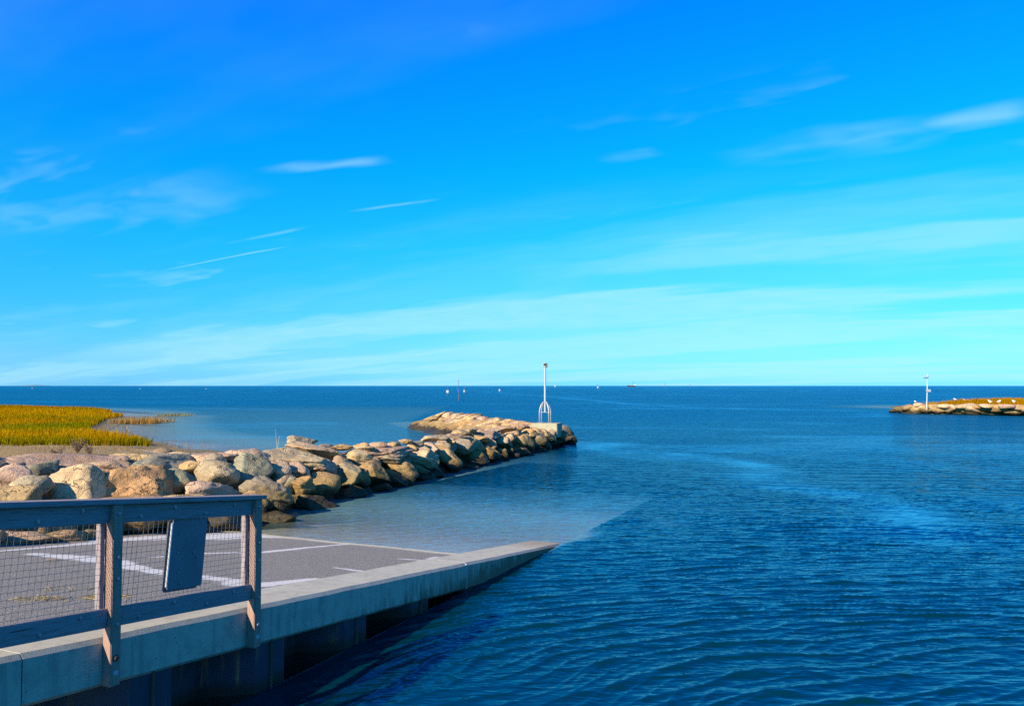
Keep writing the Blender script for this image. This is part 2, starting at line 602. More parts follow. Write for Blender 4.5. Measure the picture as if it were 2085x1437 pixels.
def make_ground():
    m, t, out = mat('beach_and_bed')
    geo = t.add('ShaderNodeNewGeometry')
    co = geo.outputs['Position']
    z = t.add('ShaderNodeSeparateXYZ', {0: co}).outputs[2]
    n = t.noise(co, 0.9, 5, 0.65)
    n2 = t.noise(co, 4.0, 5, 0.7)
    n3 = t.noise(co, 30.0, 3, 0.7)
    sand = t.mix(n2, (0.40, 0.30, 0.19), (0.62, 0.53, 0.39))
    sand = t.mix(t.m('MULTIPLY', t.sstep(n3, 0.4, 0.7), 0.3), sand, (0.25, 0.20, 0.14))
    # straw wrack strewn on the beach
    wr = t.sstep(t.m('ADD', t.noise(t.mapping(co, (0.5, 1.4, 1)), 1.3, 5, 0.7), t.m('MULTIPLY', n3, 0.12)), 0.38, 0.52)
    sand = t.mix(t.m('MULTIPLY', wr, 0.95), sand, t.mix(n3, (0.20, 0.12, 0.04), (0.46, 0.32, 0.14)))
    mud = t.mix(n, (0.16, 0.125, 0.075), (0.27, 0.22, 0.14))
    c = t.mix(t.sstep(t.m('ADD', z, t.m('MULTIPLY', n, 0.15)), 0.22, 0.32), mud, sand)
    bed = t.mix(n, (0.36, 0.33, 0.23), (0.52, 0.47, 0.34))
    c = t.mix(t.sstep(z, 0.02, -0.06), c, bed)
    pbr(t, out, Base_Color=c, Roughness=0.95, Specular_IOR_Level=0.15, Normal=bump(t, t.m('ADD', n2, n3), 0.6, 0.05))
    return m


def make_water():
    m, t, out = mat('sea_water')
    geo = t.add('ShaderNodeNewGeometry')
    co = geo.outputs['Position']
    depth = t.add('ShaderNodeAttribute', attribute_name='depth').outputs['Fac']
    calm = t.add('ShaderNodeAttribute', attribute_name='calm').outputs['Fac']
    far = t.add('ShaderNodeAttribute', attribute_name='far').outputs['Fac']
    # fine ripples (wind chop finer than the mesh)
    w1 = t.noise(t.mapping(co, (0.45, 2.1, 1.0), (0, 0, 0.06)), 2.6, 2, 0.5)
    w1 = t.m('POWER', t.m('SUBTRACT', 1.0, t.m('ABSOLUTE', t.m('MULTIPLY_ADD', w1, 3.2, -1.6))), 1.6, clamp=True)
    w2 = t.noise(t.mapping(co, (1.0, 1.9, 1.0), (0, 0, -0.35)), 8.5, 1, 0.5)
    w3 = t.noise(t.mapping(co, (1.0, 2.4, 1.0), (0, 0, 0.05)), 1.1, 3, 0.6)
    w4 = t.noise(t.mapping(co, (1.0, 2.6, 1.0), (0, 0, -0.1)), 0.22, 3, 0.6)
    mid_ = t.add('ShaderNodeAttribute', attribute_name='mid').outputs['Fac']
    rough_wave = t.m('SUBTRACT', 1.0, t.m('MULTIPLY', calm, 0.72))
    h = t.m('ADD', t.m('MULTIPLY', w1, t.m('MULTIPLY_ADD', mid_, 0.020, 0.005)), t.m('MULTIPLY', w2, 0.006))
    h = t.m('ADD', h, t.m('MULTIPLY', t.m('MULTIPLY', w3, 0.34), far))
    h = t.m('ADD', h, t.m('MULTIPLY', t.m('MULTIPLY', w4, 0.9), t.m('MULTIPLY', far, far)))
    nrm = bump(t, t.m('MULTIPLY', h, rough_wave), 1.0, 1.0)
    fr = t.add('ShaderNodeFresnel', {'IOR': 1.333, 'Normal': nrm}).outputs[0]
    fr = t.m('MINIMUM', t.m('MULTIPLY', fr, t.m('MULTIPLY_ADD', calm, 0.30, 0.95)), t.m('MULTIPLY_ADD', calm, 0.16, 0.40))
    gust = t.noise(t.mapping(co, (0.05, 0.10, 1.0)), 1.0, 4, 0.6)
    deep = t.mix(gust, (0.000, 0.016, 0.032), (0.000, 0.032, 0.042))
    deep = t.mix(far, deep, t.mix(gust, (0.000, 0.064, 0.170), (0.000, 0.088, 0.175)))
    # silty shallows: sandy, then green, then the open-water colour
    silt = t.ramp(t.m('MULTIPLY', depth, 0.8), [(0.0, (0.33, 0.31, 0.215)), (0.20, (0.165, 0.27, 0.25)), (0.48, (0.035, 0.125, 0.165)), (1.0, (0.0, 0.05, 0.08))])
    deep = t.mix(t.sstep(depth, 0.40, 1.30), silt, deep)
    op = t.m('SUBTRACT', 1.0, t.m('POWER', 2.718, t.m('MULTIPLY', depth, t.m('MULTIPLY_ADD', depth, -6.0, -1.8))))
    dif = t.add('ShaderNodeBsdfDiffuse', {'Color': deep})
    tr = t.add('ShaderNodeBsdfTransparent', {'Color': t.mix(t.sstep(depth, 0.0, 1.6), (0.94, 0.97, 0.97), (0.30, 0.74, 0.80))})
    body = t.add('ShaderNodeMixShader', {0: op, 1: tr, 2: dif})
    gl = t.add('ShaderNodeBsdfGlossy', {'Color': (0.28, 0.82, 0.97), 'Roughness': t.m('MULTIPLY_ADD', t.add('ShaderNodeAttribute', attribute_name='lee').outputs['Fac'], 0.03, t.m('MULTIPLY_ADD', far, 0.12, 0.03)), 'Normal': nrm})
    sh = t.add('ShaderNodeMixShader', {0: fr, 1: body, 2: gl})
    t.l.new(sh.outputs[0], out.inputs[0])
    return m


def make_steel_pile():
    m, t, out = mat('sheet_pile_steel')
    co = t.add('ShaderNodeTexCoord').outputs['Object']
    st = t.noise(t.mapping(co, (9, 9, 0.5)), 1.6, 5, 0.65)
    mid = t.noise(co, 9.0, 4, 0.65)
    c = t.mix(mid, (0.022, 0.028, 0.045), (0.045, 0.055, 0.08))
    c = t.mix(t.sstep(st, 0.56, 0.70), c, t.mix(mid, (0.22, 0.10, 0.04), (0.34, 0.20, 0.10)))
    z = t.add('ShaderNodeSeparateXYZ', {0: t.add('ShaderNodeNewGeometry').outputs['Position']}).outputs[2]
    c = t.mix(t.sstep(t.m('ADD', z, t.m('MULTIPLY', mid, 0.12)), 0.22, 0.10), c, (0.02, 0.022, 0.015))
    pbr(t, out, Base_Color=c, Roughness=0.7, Specular_IOR_Level=0.3, Normal=bump(t, mid, 0.3, 0.01))
    return m


def make_grass(name, a, b):
    m, t, out = mat(name)
    col = t.add('ShaderNodeAttribute', attribute_name='tint').outputs['Color']
    dif = t.add('ShaderNodeBsdfDiffuse', {'Color': col})
    tra = t.add('ShaderNodeBsdfTranslucent', {'Color': col})
    sh = t.add('ShaderNodeMixShader', {0: 0.3, 1: dif, 2: tra})
    t.l.new(sh.outputs[0], out.inputs[0])
    return m


M = dict(post=make_wood('brown_post_wood', (1.22, .95, .72)), rock=make_rock(), wood=make_wood(), concrete=make_concrete(), ramp=make_ramp(), ground=make_ground(), water=make_water(),
         pile=make_steel_pile(), grass=make_grass('marsh_blades', 0, 0),
         galv=plain('galvanised_steel', (0.46, 0.47, 0.49), 0.42, 0.35, 0.1, 14),
         wire=plain('galvanised_wire', (0.15, 0.155, 0.17), 0.45, 0.6, 0.1, 30),
         bolt=plain('bolt_steel', (0.30, 0.31, 0.33), 0.4, 0.7, 0.2, 40),
         rust=plain('rusty_iron', (0.10, 0.06, 0.04), 0.8, 0.1, 0.4, 60),
         white=plain('white_paint', (0.66, 0.66, 0.65), 0.5, 0, 0.06, 8),
         board=plain('weathered_board', (0.42, 0.43, 0.43), 0.7, 0, 0.1, 8),
         darkglass=plain('dark_lens', (0.05, 0.055, 0.06), 0.15, 0, 0.1, 20, 0.6),
         bluepaint=plain('blue_paint', (0.04, 0.08, 0.45), 0.5, 0, 0.1, 8),
         twig=plain('dry_twig', (0.16, 0.11, 0.07), 0.9, 0, 0.3, 30),
         gullwhite=plain('gull_feathers', (0.85, 0.85, 0.84), 0.7, 0, 0.04, 30),
         gullgrey=plain('gull_wing_grey', (0.42, 0.44, 0.47), 0.7, 0, 0.08, 30),
         beak=plain('gull_beak', (0.75, 0.45, 0.05), 0.5, 0, 0.05, 30),
         signback=plain('sign_back_aluminium', (0.15, 0.16, 0.185), 0.55, 0.1, 0.35, 7),
         signedge=plain('sign_edge_bare', (0.62, 0.60, 0.60), 0.4, 0.4, 0.1, 20),
         block=plain('beacon_concrete', (0.36, 0.345, 0.235), 0.9, 0, 0.2, 3.5, 0.2),
         hull=plain('boat_hull_dark', (0.05, 0.06, 0.08), 0.5, 0, 0.1, 2),
         shore=plain('far_shore_land', (0.16, 0.20, 0.20), 0.9, 0, 0.2, 0.01),
         caulk=plain('joint_caulk', (0.62, 0.62, 0.58), 0.8, 0, 0.1, 20))

# ------------------------------------------------------------------ jetty outline measured from the photograph
BASE_PX = [(-260, 1150), (0, 1112), (150, 1100), (300, 1091), (450, 1084), (530, 1074), (592, 1050), (685, 1021), (750, 1006), (817, 990),
           (900, 971), (967, 951), (1082, 923), (1130, 910), (1178, 898)]
CREST_PX = [(-260, 945), (0, 934), (100, 927), (200, 923), (300, 919), (400, 916), (500, 913), (600, 908), (700, 907), (800, 898), (900, 886),
            (1000, 873), (1085, 863), (1140, 866), (1178, 890)]
CREST_Z = [(-260, 1.42), (0, 1.40), (300, 1.34), (600, 1.22), (900, 1.14), (1085, 1.10), (1140, 1.05), (1178, 0.35)]


def lerp(tab, x):
    return float(np.interp(x, [a for a, _ in tab], [b for _, b in tab]))


def base_z(px):
    if px >= 530:
        return 0.0
    s, n = ramp_sn(px, lerp(BASE_PX, px))
    return ramp_pt(s, n, RAMP_DROP).z


def base_pt(px):
    y = lerp(BASE_PX, px)
    return at_z(px, y, base_z(px))


def crest_pt(px):
    return at_z(px, lerp(CREST_PX, px), lerp(CREST_Z, px))


def slope_pt(px, py):
    """point of the jetty's near slope seen at a pixel"""
    yb, yc = lerp(BASE_PX, px), lerp(CREST_PX, px)
    zb, zc = base_z(px), lerp(CREST_Z, px)
    t = max(-0.15, min(1.0, (yb - py) / (yb - yc)))
    return at_z(px, py, zb + (zc - zb) * t)


ARM_BASE = [(845, 857), (880, 867), (925, 881), (960, 892), (1100, 915)]
ARM_CREST = [(845, 852), (870, 842), (890, 837), (950, 843), (1050, 856), (1090, 862)]


def arm_pt(px, py):
    yb, yc = lerp(ARM_BASE, px), lerp(ARM_CREST, px)
    t = max(0, min(1.0, (yb - py) / max(yb - yc, 1)))
    return at_z(px, py, 1.1 * t ** 0.9)


# ------------------------------------------------------------------ terrain heights
JET_LINE = [(-14, 6), (-8.6, 16), (-6.2, 21), (-4.2, 26), (-1.6, 32), (0.9, 37.0), (-1.2, 46), (-5.2, 56.0), (-6.8, 61)]
MARSH = [(-140, 36.5), (-24, 36.5), (-16.6, 36.8), (-18.2, 39), (-21.0, 42), (-24.3, 46), (-27.6, 52), (-30.0, 58), (-33.5, 66), (-35, 72),
         (-39.5, 76), (-41.6, 83), (-50, 92), (-70, 104), (-140, 122)]
FARMARSH = [(54.8, 107.5), (56, 102), (60, 97), (75, 92), (130, 80), (180, 80), (180, 112), (100, 116), (75, 112), (60, 106)]
SHORE = [(-140, 36.6), (-24, 36.6), (-17.0, 36.9), (-13.6, 35.5), (-10.8, 32.5), (-8.3, 28.0), (-7.0, 25.5)]
LAND = SHORE + [(-5.5, 22), (-6.0, 19), (-8.2, 15.5), (-11.2, 12.0), (-14, 8.0), (-18, 2), (-30, -20), (-140, -20)]


def ground_h(x, y):
    x = np.asarray(x, float); y = np.asarray(y, float)
    # which side of the jetty: flats to the left are shallow, the channel to the right is deep
    jx = np.interp(y, [p[1] for p in JET_LINE], [p[0] for p in JET_LINE])
    left = smooth(3.0, -3.0, x - jx) * smooth(230, 90, y)
    z = -2.6 + left * 1.95
    z = z - smooth(60, 200, np.hypot(x, y)) * 0.6
    # sandy toe next to the jetty
    dj = seg_dist(x, y, JET_LINE)
    toe = np.where(x - jx < 0, 0.22, 0.75)
    z = np.maximum(z, np.where(x - jx < 1.0, -0.45, -1.4) - toe * np.maximum(dj - 2.2, 0) + (vnoise2(x * .4, y * .4, 3) - .5) * .2)
    # marsh platforms
    for poly, up_ in ((MARSH, 0.0), (FARMARSH, 0.42)):
        dm = seg_dist(x, y, poly + [poly[0]])
        ins = inside(x, y, poly)
        zm = np.where(ins, 0.12 + up_ * smooth(0, 3, dm) + 0.02 * np.minimum(dm, 6), 0.10 - 0.085 * dm)
        z = np.maximum(z, zm)
    ins = inside(x, y, LAND)
    ds = seg_dist(x, y, SHORE)
    zl = np.where(ins, np.minimum(0.03 + ds * 0.085, 1.12), 0.03 - ds * 0.09)
    z = np.maximum(z, np.where(ins | (zl > -1.0), zl, -99))
    # beach relief
    z = z + np.where(z > 0.15, (vnoise2(x * .7, y * .7, 5) - .5) * 0.14 + (vnoise2(x * 2.1, y * 2.1, 6) - .5) * 0.07, 0)
    # cut for the ramp and the channel beside it
    s = -((x - TX) * D.x + (y - TY) * D.y)
    n = (x - TX) * N.x + (y - TY) * N.y
    rz = TZ + SL * s + RAMP_DROP - 0.25
    onr = (n > -0.2) & (n < 6.9)
    z = np.where(onr & (s > -14), np.minimum(z, rz), z)
    edge = np.clip((n - 6.9) / 4.5, 0, 1)
    zr = rz + (1.0 - rz) * edge
    z = np.where((n >= 6.9) & (n < 11.4) & (s > -0.5), np.minimum(z, zr), z)
    ch = smooth(0.3, -0.5, n) * smooth(-14, -4, s)
    z = z * (1 - ch) + np.minimum(z, -2.3) * ch
    return z


def ramp_h(x, y):
    """height of the ramp slab where it covers the bed, else very low"""
    s = -((x - TX) * D.x + (y - TY) * D.y)
    n = (x - TX) * N.x + (y - TY) * N.y
    on = (n > 0.0) & (n < 6.9) & (s > -7)
    return np.where(on, TZ + SL * s + RAMP_DROP, -99)


# one sheet of ground: fine near the beach, stretched out to the horizon
def axis(lo, hi, step, far):
    core = np.arange(lo, hi + 1e-6, step)
    g = np.geomspace(step * 1.5, far, 26)
    return np.concatenate([lo - g[::-1], core, hi + g])


gx = axis(-75, 75, 0.6, 20000)
gy = axis(-18, 130, 0.6, 20000)
X, Y = np.meshgrid(gx, gy)
Z = ground_h(np.clip(X, -400, 400), np.clip(Y, -200, 500))
nx, ny = len(gx), len(gy)
idx = np.arange(nx * ny).reshape(ny, nx)
faces = np.stack([idx[:-1, :-1], idx[:-1, 1:], idx[1:, 1:], idx[1:, :-1]], -1).reshape(-1, 4)
ground = mesh_np('ground', np.stack([X, Y, Z], -1).reshape(-1, 3), faces, M['ground'])
tag(ground, kind='structure')

# ------------------------------------------------------------------ water: one sheet with real waves, out to the horizon
rad = [0.0]
r = 2.2
while r < 24:
    rad.append(r); r *= 1.0036
while r < 60:
    rad.append(r); r *= 1.0052
while r < 400:
    rad.append(r); r *= 1.012
while r < 22000:
    rad.append(r); r *= 1.06
rad = np.array([0.02, 0.25, 0.7, 1.4] + rad[1:])
fine = np.arange(-0.72, 0.72, 0.0021)
ang = np.concatenate([fine, np.linspace(0.72, 2 * math.pi - 0.72, 90, endpoint=False)])
R, A = np.meshgrid(rad, ang, indexing='ij')
wx = R * np.sin(A); wy = R * np.cos(A)
spacing = np.where(R < 24, R * 0.0036, R * 0.0052)
spacing = np.where(np.abs(((A + math.pi) % (2 * math.pi)) - math.pi) > 0.73, 99, spacing)
rw = random.Random(5)
cxw, cyw = 6.0, -0.5
rho = np.hypot(wx - cxw, wy - cyw)
tau = np.arctan2(wx - cxw, wy - cyw) * 13.0
rho = rho + (vnoise2(wx * .22, wy * .22, 21) - .5) * 0.9
hgt = np.zeros_like(wx)
# wind ripples: short trains with long, sinuous, sharp crests
for (lam, th, A, sd_) in ((0.35, 0.05, 0.0165, 1), (0.26, -0.14, 0.0095, 2), (0.45, 0.22, 0.010, 3), (0.20, 0.10, 0.0055, 4), (0.32, -0.42, 0.006, 5)):
    q = math.cos(th) * rho + math.sin(th) * tau
    q = q + (vnoise2(wx * 0.55 + 7 * sd_, wy * 0.8, 60 + sd_) - .5) * 0.62 + (vnoise2(wx * 1.7, wy * 1.9 + sd_, 70 + sd_) - .5) * 0.13
    prof = (1 - np.abs(np.sin(math.pi * q / lam))) ** 2.3
    am = smooth(.18, .8, vnoise2(wx * .45 + 3 * sd_, wy * .7, 80 + sd_) * .65 + vnoise2(wx * 1.3, wy * 1.6 + sd_, 90 + sd_) * .35)
    hgt += smooth(2.2, 4.2, lam / spacing) * A * 1.2 * am * (prof - .28)
for i in range(30):
    lam = 0.18 * (0.9 / 0.18) ** rw.random()
    th = rw.gauss(0, 0.5)
    k = 2 * math.pi / lam
    ph = rw.random() * 7
    hgt += smooth(2.4, 4.5, lam / spacing) * 0.012 / k * np.sin(k * (math.cos(th) * rho + math.sin(th) * tau) + ph)
hgt *= 0.72 + 0.6 * vnoise2(wx * .12, wy * .2, 31)
# sheltered water over the ramp
s_w = -((wx - TX) * D.x + (wy - TY) * D.y)
n_w = (wx - TX) * N.x + (wy - TY) * N.y
lee = smooth(-1.0, 1.2, n_w) * smooth(48, 30, wy) * smooth(-60, -2, -np.abs(wx))
lee = smooth(-0.5, 1.0, n_w) * smooth(40, 26, wy) * smooth(-30, -12, wx)
hgt *= 1 - 0.10 * lee
bed = np.maximum(ground_h(np.clip(wx, -400, 400), np.clip(wy, -200, 500)), ramp_h(wx, wy))
depth = np.maximum(-bed, 0)
# silt stirred up along the drowned edge of the ramp: the clear-cut edge blurs with distance from the tip
slab = np.maximum(-(TZ + SL * s_w + RAMP_DROP), 0.02)
wid = 0.15 + 0.75 * np.maximum(-s_w, 0) ** 1.1
nn_w = n_w + (vnoise2(wx * .9, wy * .9, 33) - .5) * wid
mixk = smooth(-1.0, 0.6, nn_w / wid) * smooth(1.5, 0.0, s_w) * smooth(-10.0, -5.0, s_w) * smooth(8.5, 6.5, n_w)
d_in = np.maximum(slab, np.where(n_w > 0, np.minimum(depth, 9), 0))
depth = np.exp(np.log(np.clip(depth, .005, 4.0)) * (1 - mixk) + np.log(np.clip(d_in, .005, 9)) * mixk)
hgt *= 0.25 + 0.75 * smooth(0.0, 0.12, depth)
wz = hgt
# slicks and current lines
calm = np.zeros_like(wx)
wob = (vnoise2(wx * .25, wy * .25, 41) - .5)
dd = seg_dist(wx + wob * 2.6, wy + wob * 1.6, [(3.6, 40), (6.3, 34.5), (7.9, 28), (8.3, 22), (8.2, 18), (7.6, 15)])
calm = np.maximum(calm, 1.0 * smooth(2.0, 0.2, dd))
dd = seg_dist(wx + wob * 3, wy + wob * 2, [(12, 36), (18, 26), (18, 18), (14, 11)])
calm = np.maximum(calm, 0.3 * smooth(2.6, 0.2, dd))
dd = seg_dist(wx + wob * 4, wy + wob * 3, [(44, 87), (25, 103), (18, 130), (8, 230), (-20, 420)])
calm = np.maximum(calm, 1.0 * smooth(3.5, 0.5, dd))
patch = vnoise2(wx * .05, wy * .16, 51) * .6 + vnoise2(wx * .13, wy * .42, 52) * .4
calm = np.maximum(calm, 0.62 * smooth(0.56, 0.74, patch))
calm *= 1 - smooth(-0.5, 1.5, n_w) * smooth(30, 22, wy)
calm *= 0.35 + 0.75 * vnoise2(wx * .55, wy * .8, 61)
nr, na = wx.shape
idx = np.arange(nr * na).reshape(nr, na)
nxt = np.roll(idx, -1, axis=1)
faces = np.stack([idx[:-1], nxt[:-1], nxt[1:], idx[1:]], -1).reshape(-1, 4)
verts = np.stack([wx, wy, wz], -1).reshape(-1, 3)
water = mesh_np('water', verts, faces, M['water'])
attr(water, 'depth', depth.ravel())
attr(water, 'calm', calm.ravel())
attr(water, 'lee', lee.ravel())
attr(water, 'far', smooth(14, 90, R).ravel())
attr(water, 'mid', smooth(9, 26, R).ravel())
tag(water, kind='structure')

# ------------------------------------------------------------------ ramp slab
sr = np.concatenate([np.arange(-7, -3, 0.4), np.arange(-3, 15.01, 0.06)])
nr_ = np.arange(0.632, 6.95, 0.06)
S, NN = np.meshgrid(sr, nr_, indexing='ij')
rx = TX - S * D.x + NN * N.x
ry = TY - S * D.y + NN * N.y
rz = TZ + SL * S + RAMP_DROP + (vnoise2(S * 1.3, NN * 1.3, 8) - .5) * 0.006
white = np.zeros_like(S)


def mark(pts, w0, w1, st):
    global white
    p = [ramp_sn(*q) for q in pts]
    L = [0]
    for a, b in zip(p[:-1], p[1:]):
        L.append(L[-1] + math.hypot(b[0] - a[0], b[1] - a[1]))
    d = seg_dist(S, NN, p)
    # width grows along the mark
    t = np.clip(((S - p[0][0]) * (p[-1][0] - p[0][0]) + (NN - p[0][1]) * (p[-1][1] - p[0][1])) / (L[-1] ** 2 + 1e-9), 0, 1)
    w = w0 + (w1 - w0) * t
    white = np.maximum(white, st * (.80 * smooth(w, w * 0.3, d) + .38 * smooth(w * 3.2, w * .5, d)))


mark([(533, 1124), (640, 1113), (740, 1104)], .11, .05, 1.0)
mark([(300, 1134), (420, 1126), (533, 1124)], .06, .11, .75)
mark([(440, 1092), (533, 1089), (630, 1094)], .75, .25, 1.0)
mark([(210, 1100), (330, 1094), (440, 1089)], .3, .6, .85)
mark([(0, 1121), (100, 1113), (210, 1104)], .12, .25, .7)
mark([(70, 1127), (130, 1132), (205, 1138)], .15, .38, .95)
mark([(205, 1138), (260, 1152), (335, 1166)], .30, .16, 1.0)
mark([(335, 1166), (415, 1175), (500, 1183)], .13, .17, 1.0)
mark([(480, 1188), (533, 1190), (640, 1178)], .22, .07, 1.0)
mark([(684, 1155), (727, 1161), (760, 1163)], .04, .07, .85)
mark([(810, 1137), (862, 1140), (890, 1134)], .05, .16, .8)
mark([(625, 1094), (720, 1103), (800, 1112), (930, 1127)], .08, .05, .7)
ridx = np.arange(S.size).reshape(S.shape)
faces = np.stack([ridx[:-1, :-1], ridx[:-1, 1:], ridx[1:, 1:], ridx[1:, :-1]], -1).reshape(-1, 4)
rv = np.stack([rx, ry, rz], -1).reshape(-1, 3)
ramp = mesh_np('boat_ramp', rv, faces, M['ramp'])
attr(ramp, 'white', white.ravel())
tag(ramp, kind='structure')

# ------------------------------------------------------------------ kerb beam in cast segments
kerb = empty('kerb', ramp_pt(6, 0.3, 0))
tag(kerb, kind='structure')
KW, KH, CH = 0.63, 0.365, 0.035


def kerb_segment(s0, s1):
    prof = [(CH, 0), (KW - 0.01, 0), (KW, -0.01), (KW, -KH), (CH * .8, -KH), (0, -KH + CH * .8), (0, -CH)]
    m_ = MB()
    k = max(2, int((s1 - s0) / 0.25))
    for i in range(k + 1):
        s_ = s0 + (s1 - s0) * i / k
        for (n_, u_) in prof:
            e = (vnoise2(np.array([s_ * 3.1]), np.array([n_ * 7.0 + u_ * 5]), 9)[0] - .5) * 0.006
            m_.v.append(ramp_pt(s_, n_ + e, u_ + e))
    q = len(prof)
    for i in range(k):
        for j in range(q):
            a = i * q + j; b = i * q + (j + 1) % q
            m_.f.append((a, b, b + q, a + q))
    m_.f.append(tuple(range(q)))
    m_.f.append(tuple(reversed(range(k * q, k * q + q))))
    return m_.build('concrete_segment', M['concrete'], kerb)


kerb_segment(-2.2, 3.302)
kerb_segment(3.318, 9.705)
kerb_segment(9.715, 15)
jm = MB()
jm.box(ramp_pt(3.31, KW / 2 + 0.001, -KH / 2 - 0.001), D * 0.0078, N * (KW / 2 - 0.002), Vector((0, 0, KH / 2 - 0.012)))
jm.build('joint_filler', M['caulk'], kerb)

# ------------------------------------------------------------------ sheet-pile wall under the kerb
wall = empty('sheet_pile_wall', ramp_pt(7, 0.1, -1.2))
tag(wall, 'dark blue grey steel sheet piling with rust streaks under the concrete kerb', 'sheet piling')
PITCH_W = 1.37


def pile_unit(s0, n_front, n_back):
    """one pan: outer flange (two half flanges meeting at an interlock), webs and inner flange"""
    web, fl = 0.30, 0.40
    zt = -KH + 0.02
    pts = [(s0, n_back), (s0 - (PITCH_W - 2 * web - fl) / 2, n_back)]
    # going down the ramp = decreasing s
    a = s0
    path = [(a, n_back), (a - .19, n_back), (a - .19 - web, n_front), (a - .19 - web - fl, n_front), (a - .19 - 2 * web - fl, n_back), (a - PITCH_W, n_back)]

    def strip(p0, p1, name='steel_pan'):
        m_ = MB()
        for (s_, n_) in (p0, p1):
            top = ramp_pt(s_, n_, zt)
            m_.v += [Vector((top.x, top.y, top.z)), Vector((top.x, top.y, -2.6))]
        for (s_, n_) in (p0, p1):
            top = ramp_pt(s_, n_ + 0.014, zt)
            m_.v += [Vector((top.x, top.y, top.z)), Vector((top.x, top.y, -2.6))]
        m_.f += [(0, 1, 3, 2), (4, 6, 7, 5), (0, 2, 6, 4), (1, 5, 7, 3), (0, 4, 5, 1), (2, 3, 7, 6)]
        m_.build(name, M['pile'], wall)
    for i in range(len(path) - 1):
        p0, p1 = path[i], path[i + 1]
        if i == 2:
            mid = (p0[0] * .45 + p1[0] * .55, p0[1])
            strip(p0, (mid[0] + .02, mid[1]))
            strip((mid[0] + .0, mid[1] + .012), p1)
            m_ = MB()
            top = ramp_pt(mid[0] + .012, n_front - .008, zt)
            m_.tube([top, Vector((top.x, top.y, -2.4))], .017, 6)
            m_.build('interlock', M['rust'], wall)
        else:
            strip(p0, p1)


for k in range(-1, 9):
    pile_unit(7.447 + .19 + .30 + PITCH_W * (5 - k) - PITCH_W * 4 - PITCH_W, 0.03, 0.46)

# ------------------------------------------------------------------ railing
rail = empty('wooden_railing', ramp_pt(8.26, -0.045, 0))
tag(rail, 'weathered timber railing with wire mesh bolted along the concrete kerb', 'railing')
DS = (D - Vector((0, 0, SL))).normalized()        # along the slope, downhill
UP = Vector((0, 0, 1))
UPS = DS.cross(N).normalized()
if UPS.z < 0:
    UPS = -UPS
PT = 0.089
P_S = [10.552, 9.052, 7.552]
FRONT = -PT                                       # front of the posts


def uv_box(name, c, x, y, z, mat_, parent, bev=0.004, along='x'):
    """bevelled board with UVs in metres, u along its length"""
    m_ = MB().box(c, x, y, z)
    o = m_.build(name, mat_, parent, bevel=bev, segs=2)
    me = o.data
    uvl = me.uv_layers.new(name='UVMap')
    ax = {'x': Vector(x), 'y': Vector(y), 'z': Vector(z)}
    L = ax[along].normalized()
    oth = [ax[k].normalized() for k in 'xyz' if k != along]
    c = Vector(c)
    for p in me.polygons:
        k = max(range(2), key=lambda q: abs(p.normal.dot(oth[q])))
        tdir = oth[1 - k]
        for li in p.loop_indices:
            co_ = me.vertices[me.loops[li].vertex_index].co - c
            uvl.data[li].uv = (co_.dot(L), co_.dot(tdir) + (0.31 if k else 0))
    return o


for s_ in P_S:
    zt, zb = 0.995, -0.35
    uv_box('post', ramp_pt(s_, -PT / 2 - .002, (zt + zb) / 2), D * (PT / 2), N * (PT / 2), UP * ((zt - zb) / 2), M['post'], rail, .005, 'z')


def bolt(parent, c, nrm, r=.011, plate=None):
    m_ = MB()
    nrm = Vector(nrm)
    m_.lathe(c, [(r * 1.55, 0.0), (r * 1.5, .004), (r, .0045), (r, .010), (r * .7, .0125)], 10, nrm)
    return m_.build('bolt', M['bolt'], parent, smooth_=False)


OUT = -N
# cap board
cs0, cs1 = 11.2, 7.465
cm = ramp_pt((cs0 + cs1) / 2, -PT / 2 + .01, 0.995 + .019 + .001)
uv_box('cap_board', cm, DS * ((cs0 - cs1) / 2 * math.sqrt(1 + SL * SL)), N * .072, UPS * .019, M['wood'], rail, .004)
RT = 0.019
RN = -PT + 0.055                                  # rails sit a little behind the post fronts
for a, b in ((P_S[0], P_S[1]), (P_S[1], P_S[2])):
    s0, s1 = a - PT / 2 - .002, b + PT / 2 + .002
    smid = (s0 + s1) / 2
    half = (s0 - s1) / 2 * math.sqrt(1 + SL * SL)
    for nm, u in (('top_rail', 0.922), ('bottom_rail', 0.150)):
        o = uv_box(nm, ramp_pt(smid, RN, u), DS * half, N * RT, UPS * .070, M['wood'], rail, .004)
        for fs, du in ((.13, -.03), (.37, .03), (.60, -.03), (.84, .03)) if nm == 'top_rail' else ((.13, -.03), (.37, .035), (.62, -.03), (.84, .035)):
            bolt(o, ramp_pt(s0 + (s1 - s0) * fs, RN - RT - .0005, u + du), OUT)
    # nailing strips at each end of the mesh, on the ramp side
    for s_ in (s0 - .022, s1 + .022):
        uv_box('nailing_strip', ramp_pt(s_ + (.012 if s_ > smid else -.012) * 0, RN + RT + .028, .535), D * .019, N * .026, UP * .32, M['wood'], rail, .003, 'z')
    # wire mesh, square to the slope
    m_ = MB()
    wr_ = .0012
    nw = RN + RT + .004
    nv_ = int((s0 - s1 - .01) / .046)
    for i in range(nv_ + 1):
        s_ = s0 - .006 - i * .046
        c0 = ramp_pt(s_, nw, .185); c1 = c0 + UPS * .69
        m_.box((c0 + c1) / 2, DS * wr_, N * wr_, (c1 - c0) / 2)
    for j in range(16):
        u = .195 + j * .046
        c0 = ramp_pt(s0 - .003, nw + .0032, u); c1 = ramp_pt(s1 + .003, nw + .0032, u)
        m_.box((c0 + c1) / 2, (c1 - c0) / 2, N * wr_, UPS * wr_)
    pm = m_.build('mesh_panel', M['wire'], rail)
    pm['kind'] = 'stuff'
